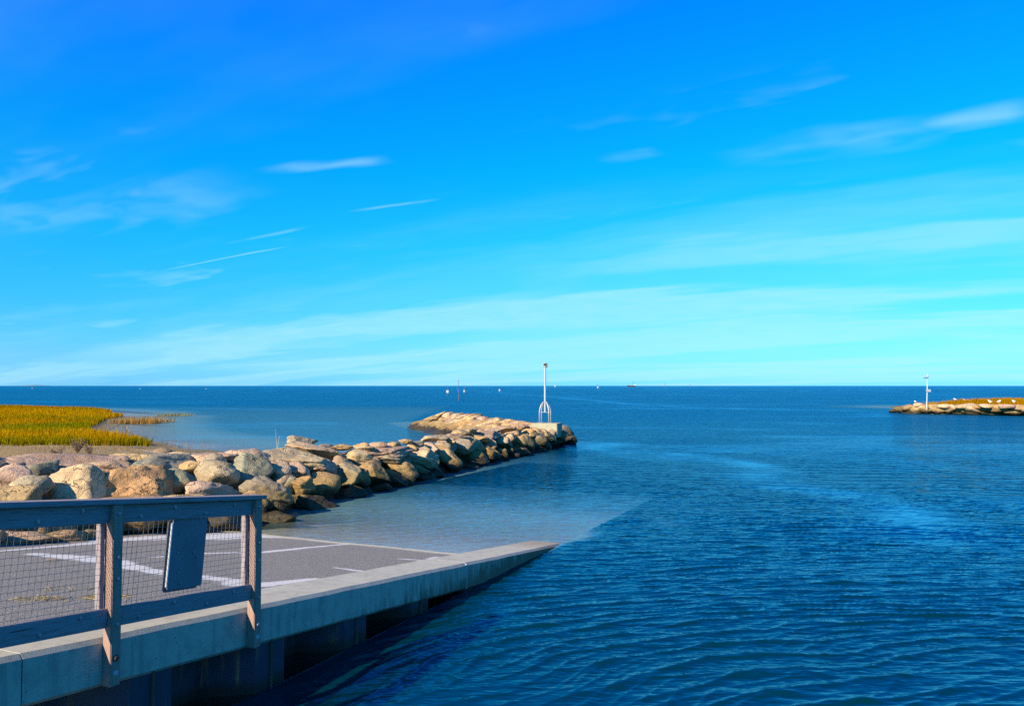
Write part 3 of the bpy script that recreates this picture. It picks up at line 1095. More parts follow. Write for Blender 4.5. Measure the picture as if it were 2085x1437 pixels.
for s_ in P_S[1:]:
    for u in (.925, .60, .44, .10):
        bolt(rail, ramp_pt(s_ + .006 * math.sin(u * 40), FRONT - .0025, u), OUT, .0105)
    m_ = MB().lathe(ramp_pt(s_, FRONT - .002, -.145), [(.026, 0), (.026, .004), (.016, .0045), (.016, .014), (.011, .016)], 12, OUT)
    m_.build('anchor_bolt', M['rust'] if s_ > 8 else M['bolt'], rail)
    m_ = MB().lathe(ramp_pt(s_ - .004, FRONT - .002, -.255), [(.021, 0), (.019, .004), (.008, .0045), (.007, .010)], 12, OUT)
    m_.build('anchor_bolt', M['galv'], rail)

# sign hung on the mesh, seen from behind
sign = empty('sign_board', ramp_pt(8.33, -.05, .24))
tag(sign, 'blank dark grey back of a metal sign hung on the railing mesh', 'sign')


def plate(name, sc, n_, uc, w, h, th, mat_, rad_=.035):
    c = ramp_pt(sc, n_, uc)
    out = []
    for (sx, sy) in ((1, 1), (-1, 1), (-1, -1), (1, -1)):
        a0 = {(1, 1): 0, (-1, 1): 90, (-1, -1): 180, (1, -1): 270}[(sx, sy)]
        for k in range(5):
            a = math.radians(a0 + 22.5 * k)
            out.append((sx * (w / 2 - rad_) + rad_ * math.cos(a), sy * (h / 2 - rad_) + rad_ * math.sin(a)))
    m_ = MB()
    q = len(out)
    for d_ in (-th / 2, th / 2):
        for (x_, y_) in out:
            m_.v.append(c + DS * x_ + UPS * y_ + N * d_)
    m_.f.append(tuple(range(q))); m_.f.append(tuple(reversed(range(q, 2 * q))))
    for k in range(q):
        m_.f.append((k, (k + 1) % q, (k + 1) % q + q, k + q))
    return m_.build(name, mat_, sign)


plate('rear_plate', 8.348, RN + RT + .012, .555, .375, .585, .004, M['signback'])
plate('front_plate', 8.325, RN + RT - .010, .565, .365, .565, .014, M['signback'], .022)
m_ = MB().box(ramp_pt(8.325 + .365 / 2 + .006, RN + RT - .010, .565), DS * .005, N * .009, UPS * .255)
m_.build('edge_strip', M['signedge'], sign)
for (ds, du) in ((.09, .18), (.10, .06), (.11, .03), (.09, -.10), (.10, -.13), (.08, -.22), (-.06, .02), (-.10, -.02)):
    bolt(sign, ramp_pt(8.325 + ds, RN + RT - .0175, .545 + du), OUT, .006)

# ------------------------------------------------------------------ boulders
def ico(sub):
    bm = bmesh.new()
    bmesh.ops.create_icosphere(bm, subdivisions=sub, radius=1.0)
    v = np.array([p.co[:] for p in bm.verts])
    f = np.array([[q.index for q in p.verts] for p in bm.faces])
    bm.free()
    return v / np.linalg.norm(v, axis=1)[:, None], f


ICO = {k: ico(k) for k in (2, 3, 4, 5)}
TONE = {'T': (.53, .375, .185), 'P': (.50, .355, .25), 'G': (.30, .295, .205), 'Y': (.41, .345, .235), 'O': (.55, .34, .15),
        'D': (.25, .185, .10), 'L': (.56, .43, .26), 'B': (.37, .265, .145)}
n_boulder = [0]


def boulder(parent, c, w, d, h, tone, kind='a', roll=0.0, yaw=None, sub=4, mat_=None, name='boulder'):
    """one quarried stone: soft polyhedron of random cutting planes, roughened"""
    n_boulder[0] += 1
    rg = np.random.default_rng(100 + n_boulder[0])
    dirs, f = ICO[sub]
    K = {'a': 10, 'r': 26, 's': 12, 'm': 12}[kind]
    p = {'a': 60, 'r': 12, 's': 50, 'm': 38}[kind]
    nn = rg.normal(size=(K, 3))
    if kind == 's':
        nn[:, 2] *= 1.0
        nn[:2] = [[.08, .05, 1], [-.05, .1, -1]]
    nn /= np.linalg.norm(nn, axis=1)[:, None]
    hh = rg.uniform(.58, 1.0, K)
    q = np.maximum(dirs @ nn.T, 0) / hh
    r_ = (np.sum(q ** p, axis=1) + 1e-6) ** (-1.0 / p)
    r_ = np.minimum(r_, 1.45)
    v = dirs * r_[:, None]
    o3 = rg.uniform(0, 90, 3)
    v = v * (1 + .11 * (vnoise3(v * 1.6 + o3, 1) - .5)[:, None] + .11 * (vnoise3(v * 4.3 + o3, 2) - .5)[:, None]
             + .045 * (vnoise3(v * 10 + o3, 3) - .5)[:, None])
    if sub >= 4:     # chipped ledges
        lay = vnoise3(v * np.array([1.2, 1.2, 3.4]) + o3, 4)
        v = v * (1 + .05 * (smooth(.48, .54, lay) - .5)[:, None])
    mn, mx = v.min(0), v.max(0)
    v = (v - (mn + mx) / 2) / (mx - mn)
    v = v * np.array([w, d, h])
    if yaw is None:
        yaw = math.atan2(-c[0], c[1])
    ob = mesh_np(name, v, f, mat_ or M['rock'], None)
    ob.location = c
    ob.rotation_euler = (0, roll, yaw)
    ob.parent = parent
    ob.matrix_parent_inverse = parent.matrix_basis.inverted()
    k = rg.uniform(.86, 1.14)
    t_ = TONE[tone]
    ob.color = (min(1, t_[0] * k), min(1, t_[1] * k * rg.uniform(.96, 1.03)), min(1, t_[2] * k * rg.uniform(.93, 1.07)), 1)
    return ob


jetty = empty('rock_jetty', (-3, 27, 0))
tag(jetty, 'long jetty of tan and grey boulders curving out from the boat ramp to the beacon', 'jetty')

# (x, y, width, height) measured in the photograph, tone, kind, roll in degrees (clockwise = down to the right)
STONES = [
    # revetment beside the ramp
    (22, 972, 78, 52, 'P', 'm', 0), (140, 947, 220, 46, 'P', 's', 3), (82, 958, 64, 36, 'G', 'a', 0), (147, 996, 122, 98, 'L', 'r', 8),
    (66, 994, 78, 50, 'Y', 'a', 0), (30, 1016, 92, 50, 'B', 'm', 0), (270, 990, 172, 86, 'O', 'm', 6), (358, 984, 90, 58, 'G', 'a', 8),
    (330, 944, 150, 40, 'G', 'm', 2), (264, 935, 112, 26, 'T', 's', 0), (357, 929, 58, 18, 'L', 'r', 0), (284, 952, 42, 22, 'G', 'a', 0),
    (421, 944, 70, 42, 'Y', 'm', 0), (441, 970, 84, 60, 'Y', 'a', 10), (436, 1006, 104, 50, 'P', 'm', 8), (424, 935, 106, 24, 'P', 's', 0),
    (505, 965, 94, 76, 'G', 'a', 12), (200, 957, 92, 42, 'P', 'm', 10), (-40, 950, 100, 40, 'P', 's', 0), (-60, 995, 90, 70, 'Y', 'm', 0),
    (8, 942, 84, 24, 'P', 's', 0), (10, 1056, 84, 50, 'B', 'm', 0), (96, 1054, 96, 62, 'G', 'm', 0), (190, 1050, 84, 70, 'O', 'm', 0),
    (290, 1056, 168, 78, 'O', 'm', 4), (376, 1040, 90, 64, 'T', 'a', 0), (452, 1060, 76, 60, 'D', 'm', 5), (50, 1094, 116, 32, 'P', 'm', 0),
    (130, 1093, 78, 30, 'P', 'a', 0), (184, 1092, 50, 24, 'B', 'm', 0), (-40, 1098, 90, 34, 'P', 'm', 0), (500, 1026, 84, 62, 'T', 'm', 12),
    (500, 1070, 74, 38, 'D', 'm', 0), (410, 1080, 60, 24, 'D', 'm', 0),
    # middle of the jetty
    (523, 936, 74, 36, 'P', 's', 16), (588, 935, 138, 46, 'Y', 'm', 5), (566, 959, 50, 42, 'P', 'a', 14), (603, 959, 60, 36, 'P', 'a', 28),
    (653, 955, 68, 40, 'P', 'm', 4), (644, 921, 116, 32, 'L', 's', 10), (616, 900, 58, 24, 'Y', 'm', 4), (690, 910, 54, 14, 'B', 'm', 0),
    (541, 1006, 102, 62, 'Y', 'a', 18), (608, 989, 70, 42, 'O', 'm', 8), (659, 985, 60, 56, 'B', 'm', 30), (636, 1028, 96, 44, 'D', 'm', 0),
    (558, 1056, 84, 34, 'D', 'm', 8), (705, 970, 68, 48, 'Y', 'm', 12), (735, 978, 38, 44, 'B', 'm', 6), (716, 1004, 60, 30, 'D', 'm', 0),
    (758, 960, 82, 46, 'B', 'm', 22), (814, 956, 74, 46, 'T', 'r', 22), (774, 995, 52, 22, 'B', 'a', -6), (802, 979, 56, 36, 'D', 'm', 16),
    (733, 932, 58, 32, 'L', 'a', 8), (698, 944, 42, 32, 'Y', 'a', 0), (787, 932, 72, 22, 'G', 'a', 6), (774, 920, 132, 20, 'P', 's', -1),
    (735, 908, 32, 14, 'T', 'a', 0), (767, 907, 40, 14, 'P', 'a', -6), (838, 913, 20, 16, 'T', 'r', 0), (860, 933, 74, 46, 'L', 'a', 20),
    (875, 914, 44, 26, 'P', 'a', 10), (846, 903, 32, 11, 'G', 'm', 0), (826, 917, 18, 13, 'B', 'a', 0), (826, 899, 28, 10, 'T', 'm', 0),
    (800, 906, 34, 12, 'T', 's', 0), (850, 963, 46, 30, 'D', 'm', 12), (885, 962, 40, 24, 'D', 'm', 0),
    # outer jetty
    (901, 908, 34, 22, 'L', 's', -6), (942, 912, 48, 36, 'Y', 'a', 16), (914, 935, 56, 40, 'T', 'a', 14), (965, 934, 60, 32, 'B', 'm', 6),
    (990, 923, 36, 28, 'O', 'm', 10), (1004, 928, 32, 28, 'B', 'm', 10), (1021, 925, 30, 26, 'B', 'm', 14), (958, 902, 60, 26, 'L', 's', 24),
    (997, 904, 30, 22, 'P', 'a', 34), (1021, 901, 44, 24, 'Y', 'm', 4), (1062, 903, 54, 44, 'T', 'a', 26), (1037, 893, 24, 24, 'L', 'm', 20),
    (1092, 890, 48, 20, 'Y', 's', 24), (1100, 882, 38, 16, 'T', 's', 16), (1037, 918, 18, 14, 'O', 'a', 0), (1057, 920, 46, 18, 'B', 'm', 6),
    (1046, 929, 24, 14, 'B', 'm', 0), (954, 951, 40, 12, 'D', 'm', 0), (1102, 915, 20, 11, 'D', 'm', 0), (1110, 886, 38, 22, 'T', 'm', 14),
    (1077, 882, 36, 18, 'O', 's', 10), (1141, 889, 17, 14, 'T', 'm', 0), (1141, 899, 24, 18, 'B', 'm', 8), (1128, 904, 32, 15, 'D', 'm', 0),
    (1162, 895, 26, 18, 'D', 'm', 14), (1148, 881, 16, 10, 'B', 'm', 0), (1158, 903, 28, 10, 'D', 'm', 0), (1072, 897, 34, 22, 'T', 'a', 20),
    (1088, 908, 26, 16, 'D', 'm', 0), (1120, 893, 26, 14, 'B', 'a', 0),
    # paved crest
    (885, 892, 54, 12, 'L', 's', -2), (926, 889, 62, 14, 'P', 's', -2), (985, 885, 68, 17, 'P', 's', -2), (957, 878, 34, 10, 'L', 's', -8),
    (1029, 873, 42, 12, 'P', 's', 0), (1053, 871, 24, 12, 'T', 'a', 6), (1078, 879, 28, 12, 'L', 'a', 14), (1066, 868, 26, 9, 'P', 's', 0),
    (1005, 876, 34, 10, 'P', 's', 0), (910, 897, 34, 12, 'T', 's', 0), (660, 912, 40, 12, 'P', 's', 0), (745, 914, 40, 11, 'L', 's', 0),
    (560, 922, 60, 16, 'T', 's', 0), (490, 925, 60, 16, 'P', 's', 0), (300, 962, 60, 30, 'T', 'm', 0), (392, 952, 50, 26, 'T', 'a', 0),
    (940, 880, 40, 12, 'T', 's', 0), (975, 893, 44, 14, 'T', 's', 8), (1010, 888, 36, 12, 'T', 's', 0), (1045, 882, 34, 12, 'P', 's', 6),
]
for (px, py, w, h, tone, kind, roll) in STONES:
    p = slope_pt(px, py)
    dist = p.y / math.cos(math.atan((px - CX) / F)) ** 0
    sc = dist / F
    W, Hh = w * sc * 1.10, h * sc * 1.12
    Dp = min(max(W * .85, Hh), W * 1.15, 1.6)
    if Hh < W * .5 and kind == 's':
        Dp = max(Dp, .9)
        Hh = max(Hh * .95, .22)
    back = px_dir(px, py) * (Dp * 0.22)
    sub = 5 if w > 90 and py > 930 and py < 1015 or (px > 530 and w > 60) else (4 if w > 26 else 3)
    boulder(jetty, p + back, W, Dp, Hh, tone, kind, math.radians(roll), None, sub)

# far arm beyond the beacon, seen on its sunny side
ARM = [(882, 848, 42, 18, 'T', 's', -24), (866, 853, 28, 14, 'T', 's', -26), (895, 857, 44, 16, 'T', 's', -22), (912, 863, 40, 14, 'O', 's', -22),
       (929, 869, 40, 16, 'T', 's', -20), (944, 874, 36, 14, 'T', 's', -16), (906, 842, 26, 10, 'L', 's', -10), (924, 843, 30, 12, 'L', 's', -8),
       (939, 846, 32, 13, 'P', 's', -10), (958, 848, 32, 12, 'L', 's', -6), (971, 856, 38, 13, 'Y', 's', -12), (945, 856, 44, 16, 'T', 's', -22),
       (991, 854, 30, 12, 'T', 's', -8), (1007, 853, 34, 10, 'L', 's', 3), (1004, 859, 14, 9, 'T', 'm', 0), (1029, 856, 38, 9, 'T', 's', 4),
       (1050, 860, 36, 9, 'P', 's', 3), (1069, 863, 34, 9, 'T', 's', 2), (964, 866, 44, 12, 'T', 's', -16), (985, 866, 30, 10, 'P', 's', -8),
       (1007, 869, 38, 11, 'L', 's', -4), (921, 855, 34, 14, 'O', 's', -24), (890, 843, 30, 12, 'T', 's', -18), (1030, 864, 34, 9, 'T', 's', 0),
       (975, 850, 24, 9, 'P', 's', 0), (858, 857, 22, 9, 'B', 'm', -20), (875, 862, 28, 10, 'B', 's', -18), (900, 869, 34, 10, 'B', 's', -18),
       (925, 878, 34, 10, 'B', 's', -16), (955, 880, 30, 12, 'T', 's', -12), (1050, 866, 30, 9, 'T', 's', 0), (872, 849, 30, 12, 'T', 's', -24)]
for (px, py, w, h, tone, kind, roll) in ARM:
    p = arm_pt(px, py)
    sc = p.y / F
    W = w * sc * 1.12
    Hh = max(h * sc * 0.9, .4)
    boulder(jetty, p + Vector((.2, .35, -.12)), W, max(W * .9, 1.5), Hh, tone, kind, math.radians(roll), None, 4 if w > 28 else 3)
# slabs laid along the sunny slope of the arm
for j, (off, zz_) in enumerate(((2.1, -.15), (1.5, .18), (.8, .42), (.1, .52))):
    for i in range(13):
        t_ = (i + .5 * (j % 2)) / 13.5 * .84
        c = Vector((1.0 - 7.4 * t_, 38.8 + 21.5 * t_, zz_)) + Vector((-.95, -.32, 0)) * off
        c += Vector((random.uniform(-.2, .2), random.uniform(-.3, .3), random.uniform(-.08, .08)))
        boulder(jetty, c, random.uniform(1.3, 2.0), random.uniform(1.5, 2.2), random.uniform(.55, .8), 'B' if j == 0 else random.choice('TTTLOP'), 's',
                -random.uniform(.25, .45), random.uniform(-.5, .3), 3)
# stones of the outer side of the arm, partly hidden
for i in range(26):
    t_ = .12 + .85 * i / 25
    c = Vector((1.4 - 6.6 * t_ + 1.2, 39.5 + 20 * t_, .15)) + Vector((random.uniform(-.6, .6), random.uniform(-.5, .5), random.uniform(-.1, .25)))
    boulder(jetty, c, random.uniform(1.2, 1.9), random.uniform(1.1, 1.7), random.uniform(.8, 1.1), random.choice('TTPLY'), 'm', 0, random.uniform(0, 6), 3)
# smaller chinking stones pushed into the gaps
for i in range(78):
    px = random.uniform(-40, 1150)
    yb, yc = lerp(BASE_PX, px), lerp(CREST_PX, px)
    py = yb + (yc - yb) * random.uniform(.02, .98)
    p = slope_pt(px, py) + px_dir(px, py) * random.uniform(.25, .5) - Vector((0, 0, .12))
    z_ = random.uniform(.32, .62)
    boulder(jetty, p, z_ * random.uniform(1, 1.4), z_, z_ * random.uniform(.7, 1), random.choice('TPYGBB'), random.choice('am'), random.uniform(-.4, .4),
            random.uniform(0, 6), 3)

# rubble core so that no daylight shows between the stones
pxs = list(range(-260, 1121, 20))
rows = []
for px in pxs:
    b, c = base_pt(px), crest_pt(px)
    run = (c - b); run.z = 0
    run.normalize()
    zc = c.z - .36
    wide = 2.4 if px > 450 else 1.6
    row = [Vector((b.x, b.y, b.z - .9)) - run * .15, Vector((b.x, b.y, b.z - .22)) + run * .35]
    for t_ in (.33, .66):
        q = b.lerp(c, t_); row.append(Vector((q.x, q.y, b.z + (zc - b.z) * t_ - .10)))
    row.append(Vector((c.x, c.y, zc)) + run * .2)
    row.append(Vector((c.x, c.y, zc - .03)) + run * wide)
    row.append(Vector((c.x, c.y, -1.0 if px > 560 else .2)) + run * (wide + 2.2))
    rows.append(row)
cv_ = np.array([[v[:] for v in r_] for r_ in rows])
k1, k2 = cv_.shape[:2]
id_ = np.arange(k1 * k2).reshape(k1, k2)
fc = np.stack([id_[:-1, :-1], id_[1:, :-1], id_[1:, 1:], id_[:-1, 1:]], -1).reshape(-1, 4)
core = mesh_np('rubble_core', cv_.reshape(-1, 3), fc, M['rock'], jetty)
core.color = (.22, .18, .13, 1)
rows = []
for t_ in np.linspace(0, 1, 16):
    c = Vector((1.2 - 7.6 * t_, 38.5 + 22.5 * t_, 0))
    nn_ = Vector((-.95, -.32, 0))
    hz = .55 if t_ < .9 else -.2
    rows.append([c + nn_ * 3.4 + Vector((0, 0, -.9)), c + nn_ * 1.9 + Vector((0, 0, -.05)), c + nn_ * .8 + Vector((0, 0, hz)), c - nn_ * .9 + Vector((0, 0, hz)),
                 c - nn_ * 3.2 + Vector((0, 0, -.9))])
cv_ = np.array([[v[:] for v in r_] for r_ in rows])
k1, k2 = cv_.shape[:2]
id_ = np.arange(k1 * k2).reshape(k1, k2)
fc = np.stack([id_[:-1, :-1], id_[1:, :-1], id_[1:, 1:], id_[:-1, 1:]], -1).reshape(-1, 4)
core = mesh_np('rubble_core', cv_.reshape(-1, 3), fc, M['rock'], jetty)
core.color = (.45, .34, .2, 1)

# ------------------------------------------------------------------ beacon on its concrete block
bc = at_z(1110, 862, 1.12)
sc = bc.y / F
blk = MB()
bx_ = Vector((.96, -.28, 0)); by_ = Vector((.28, .96, 0))
bcen = bc + Vector((.12, .55, -.32))
blk.box(bcen, bx_ * .60, by_ * .55, Vector((0, 0, .32)))
block = blk.build('concrete_block', M['block'], None, bevel=.02, segs=2)
tag(block, 'pale square concrete block at the jetty bend under the beacon', 'concrete block')
bcn = empty('navigation_beacon', bc)
tag(bcn, 'tall galvanised pole beacon on four bent legs, standing on the concrete block', 'beacon')
top0 = bcen + Vector((-.10, 0, .32))
MBm = MB().lathe(top0 + Vector((0, 0, .50)), [(.05, 0), (.05, 2.06), (.046, 2.10)], 14)
MBm.build('mast', M['galv'], bcn, smooth_=False)
for k in range(4):
    a = math.radians(30.5 + 90 * k)
    r_ = Vector((math.cos(a), math.sin(a), 0)) * .315
    pts = [top0 + r_, top0 + r_ + Vector((0, 0, .50))]
    for q in range(1, 9):
        u = q / 8
        pts.append(top0 + r_ * (1 - u ** 1.5 * .86) + Vector((0, 0, .50 + .50 * (1 - (1 - u) ** 1.6))))
    MB().tube(pts, .024, 8).build('leg', M['galv'], bcn, smooth_=True)
    MB().box(top0 + r_ + Vector((0, 0, .008)), (.055, 0, 0), (0, .055, 0), (0, 0, .007)).build('foot_plate', M['galv'], bcn)
for k in range(2):
    a = math.radians(30.5 + 90 * k)
    r_ = Vector((math.cos(a), math.sin(a), 0)) * .315
    MB().tube([top0 - r_ + Vector((0, 0, .49 + .012 * k)), top0 + r_ + Vector((0, 0, .49 + .012 * k))], .012, 6).build('brace', M['galv'], bcn)
lt = top0 + Vector((0, 0, 2.60))
ln = MB().lathe(lt, [(.06, 0), (.085, .02), (.085, .05), (.095, .055), (.095, .075), (.07, .08)], 14).build('lantern', M['galv'], bcn)
MB().lathe(lt + Vector((0, 0, .081)), [(.072, 0), (.078, .05), (.07, .11)], 14).build('lens', M['darkglass'], ln)
MB().lathe(lt + Vector((0, 0, .192)), [(.09, 0), (.09, .012), (.05, .04), (.012, .05), (.008, .09)], 14).build('lid', M['galv'], ln)
MB().box(lt + Vector((.10, -.01, .10)), (.018, 0, 0), (0, .05, 0), (0, 0, .085)).build('solar_panel', M['hull'], ln)
for q in (-1, 1):
    MB().box(lt + Vector((-.012 + q * .088, -.02, .13)), (.006, 0, 0), (0, .012, 0), (0, 0, .062)).build('lantern_stay', M['white'], ln)

# ------------------------------------------------------------------ far jetty across the channel
fj = empty('rock_jetty', (46, 80, 0))
tag(fj, 'low jetty of big tan boulders across the channel below the leaning light pole', 'jetty')
FARS = [(1822, 836, 22, 10, 'D', 'm', -14), (1835, 833, 28, 14, 'D', 'm', -8), (1850, 831, 26, 15, 'B', 'm', -5), (1870, 825, 20, 10, 'L', 'r', 0),
        (1866, 833, 22, 16, 'T', 'm', 0), (1886, 832, 30, 17, 'T', 'm', 4), (1898, 829, 24, 12, 'T', 'm', 0), (1915, 833, 38, 20, 'T', 'm', -3),
        (1932, 834, 26, 18, 'B', 'm', 0), (1942, 830, 22, 12, 'P', 's', 0), (1957, 835, 30, 18, 'T', 'm', 3), (1978, 833, 46, 22, 'L', 'm', -3),
        (1998, 829, 30, 14, 'O', 'm', 2), (1984, 841, 40, 9, 'B', 'm', 0), (2012, 836, 26, 18, 'T', 'm', 0), (2030, 831, 44, 14, 'O', 's', 2),
        (2030, 840, 46, 11, 'B', 'm', 0), (2062, 834, 36, 19, 'T', 'm', 0), (2080, 832, 26, 15, 'T', 'm', 0), (2078, 841, 34, 11, 'B', 'm', 0),
        (2100, 834, 36, 20, 'T', 'm', 0), (2128, 835, 40, 20, 'T', 'm', 0), (1910, 842, 36, 8, 'B', 'm', 0), (1950, 843, 40, 8, 'B', 'm', 0),
        (1860, 840, 36, 8, 'D', 'm', 0), (2006, 826, 26, 8, 'L', 's', 0), (1958, 827, 30, 8, 'L', 's', 0), (1925, 827, 28, 8, 'L', 's', 0),
        (2050, 827, 30, 8, 'P', 's', 0), (1905, 826, 24, 7, 'B', 's', 0)]


def far_pt(px, py):
    yb = float(np.interp(px, [1812, 1840, 2085, 2160], [839, 842, 846, 848]))
    t_ = max(0, min(1, (yb - py) / 20.0))
    return at_z(px, py, 1.0 * t_)


for (px, py, w, h, tone, kind, roll) in FARS:
    p = far_pt(px, py)
    sc = p.y / F
    boulder(fj, p + px_dir(px, py) * .5, w * sc * 1.12, max(1.3, w * sc * .8), h * sc * 1.15, tone, kind, math.radians(roll), None, 3)
for i in range(22):
    px = random.uniform(1850, 2130)
    p = far_pt(px, 826) + Vector((1.0 + random.random() * 1.6, 1.6 + random.random(), random.uniform(-.2, .0) - .35))
    boulder(fj, p, random.uniform(1.1, 1.8), random.uniform(1.1, 1.6), random.uniform(.7, 1.0), random.choice('TLPO'), 'm', 0, random.uniform(0, 6), 3)
rows = []
for px in range(1820, 2170, 20):
    b = far_pt(px, float(np.interp(px, [1812, 1840, 2085, 2160], [839, 842, 846, 848])))
    hz = .62 * min(1, (px - 1815) / 40)
    g = Vector((.5, .85, 0))
    rows.append([b + Vector((0, 0, -.8)), b + g * .6 + Vector((0, 0, hz * .4)), b + g * 2 + Vector((0, 0, hz)), b + g * 5 + Vector((0, 0, hz)), b + g * 8 + Vector((0, 0, -.8))])
cv_ = np.array([[v[:] for v in r_] for r_ in rows])
k1, k2 = cv_.shape[:2]
id_ = np.arange(k1 * k2).reshape(k1, k2)
fc = np.stack([id_[:-1, :-1], id_[1:, :-1], id_[1:, 1:], id_[:-1, 1:]], -1).reshape(-1, 4)
core = mesh_np('rubble_core', cv_.reshape(-1, 3), fc, M['rock'], fj)
core.color = (.4, .31, .2, 1)

pl = at_z(1887, 824, .95)
fl_ = empty('light_pole', pl)
tag(fl_, 'slim white light pole leaning on the far jetty, with a lantern and a grey box', 'light pole')
lean = Vector((.045, 0, 1)).normalized()
MB().tube([pl - lean * .4, pl + lean * 2.75], .036, 10).build('mast', M['white'], fl_)
lt = pl + lean * 2.75
MB().tube([lt - lean * .38, lt], .055, 10).build('collar', M['galv'], fl_)
ln = MB().lathe(lt, [(.05, 0), (.12, .02), (.125, .20), (.10, .22)], 12, lean).build('lantern', M['galv'], fl_)
MB().lathe(lt + lean * .222, [(.06, 0), (.06, .10), (.02, .13)], 12, lean).build('lens', M['white'], ln)
MB().box(lt + Vector((-.20, -.05, -.03)), (.16, 0, .07), (0, .13, 0), Vector((-.006, 0, .012))).build('solar_panel', M['hull'], fl_)
MB().box(pl + lean * 1.42 + Vector((.12, -.03, 0)), (.20, 0, 0), (0, .09, 0), (0, 0, .13)).build('control_box', M['galv'], fl_, bevel=.01)

# ------------------------------------------------------------------ marsh grass and dry plants
def grass(name, label, poly, n, hmin, hmax, wmul, cols, seed, base=None, cat='grass', edge_green=False):
    rg = np.random.default_rng(seed)
    xs = [p[0] for p in poly]; ys = [p[1] for p in poly]
    pts = []
    cnt = 0
    while cnt < n:
        # denser near the camera side, where single blades show
        yy = min(ys) + (max(ys) - min(ys)) * rg.random(n) ** 1.5
        xx = rg.uniform(min(xs), max(xs), n)
        ok = inside(xx, yy, poly) & (np.abs(xx) < yy * .78 + 3)
        pts.append(np.stack([xx[ok], yy[ok]], -1)); cnt += ok.sum()
    P = np.concatenate(pts)[:n]
    x, y = P[:, 0], P[:, 1]
    z = ground_h(x, y) if base is None else np.full(len(x), base)
    dist = np.hypot(x, y)
    hh = rg.uniform(hmin, hmax, n) * (.75 + .5 * vnoise2(x * .25, y * .25, seed))
    ww = wmul * np.clip(dist / 40, .5, 3) * rg.uniform(.6, 1.3, n)
    a = rg.uniform(0, 2 * math.pi, n)
    lx, ly = rg.normal(.06, .16, n) * hh, rg.normal(0, .16, n) * hh
    dx, dy = np.cos(a) * ww, np.sin(a) * ww
    z = z - .03
    v = np.stack([np.stack([x - dx, y - dy, z], -1), np.stack([x + dx, y + dy, z], -1),
                  np.stack([x + lx * .5 + dx * .6, y + ly * .5 + dy * .6, z + hh * .6], -1),
                  np.stack([x + lx + dx * .1, y + ly + dy * .1, z + hh], -1)], 1).reshape(-1, 3)
    f = np.arange(4 * n).reshape(-1, 4)
    o = mesh_np(name, v, f, M['grass'], None, smooth_=False)
    c0, c1, c2 = [np.array(c) for c in cols]
    k = np.clip(vnoise2(x * .12, y * .12, seed + 1) * 1.3 - .15 + rg.normal(0, .16, n), 0, 1)[:, None]
    col = c0 * (1 - k) + c1 * k
    g = smooth(.55, .78, vnoise2(x * .16, y * .10, seed + 2))
    if edge_green:
        g = np.maximum(g * .55, smooth(5.5, 1.0, np.hypot(x + 27.5, (y - 49) * .55)))
        g = np.maximum(g, .75 * smooth(39.5, 36.8, y + (vnoise2(x * .9, y * 0, 77) - .5) * 2))
    g = np.clip(g + rg.normal(0, .1, n), 0, 1)[:, None]
    col = col * (1 - g) + c2 * g
    col = col * rg.uniform(.75, 1.2, n)[:, None]
    attr_col(o, 'tint', np.repeat(np.clip(col, 0, 1), 4, axis=0))
    tag(o, label, cat, kind='stuff')
    return o


GOLD = ((.35, .165, .001), (.46, .255, .003), (.18, .185, .003))
grass('marsh_grass', 'golden salt marsh grass spreading behind the near boulders to the bay', MARSH, 130000, .26, .50, .016, GOLD, 3, edge_green=True)
grass('marsh_grass', 'strip of golden marsh grass behind the far jetty', FARMARSH, 30000, .45, .75, .018, GOLD, 4)
grass('marsh_grass', 'small clump of reddish grass standing in the water off the marsh', [(-30.6, 60), (-27, 60), (-26.6, 63.5), (-30.2, 64)], 900, .3, .6, .012,
      ((.34, .17, .05), (.45, .28, .08), (.25, .2, .04)), 6, -.05)
grass('marsh_grass', 'faint thin grass tuft farther out in the water', [(-33.6, 75), (-30.6, 75), (-30.6, 78), (-33.6, 78)], 350, .3, .5, .012,
      ((.34, .2, .08), (.4, .28, .1), (.25, .22, .06)), 8, -.08)
grass('marsh_grass', 'sparse grass fringe at the water edge of the marsh point', [(-23, 40), (-16, 36.4), (-13.5, 36.6), (-17, 39.5), (-20, 42.5), (-28, 58), (-30, 70), (-34, 73), (-33, 62), (-27, 49)],
      900, .2, .4, .010, ((.36, .2, .05), (.42, .28, .08), (.2, .2, .03)), 9, -.08)
grass('dry_beach_grass', 'dry straw coloured grass strewn over the beach above the boulders',
      [(-40, 20), (-13, 18.5), (-9.2, 20.8), (-7.4, 23.8), (-8.2, 27), (-11, 31), (-15, 35.3), (-24, 35.6), (-40, 35.6)], 9000, .05, .17, .011,
      ((.30, .19, .07), (.50, .36, .16), (.16, .18, .04)), 12)
grass('dry_beach_grass', 'tufts of ochre grass growing between boulders on the jetty crest', [(-8.6, 21.5), (-6.6, 21.6), (-6.0, 23.6), (-7.6, 24.4)], 900, .12, .3, .008,
      ((.34, .2, .05), (.5, .34, .1), (.2, .2, .05)), 13)


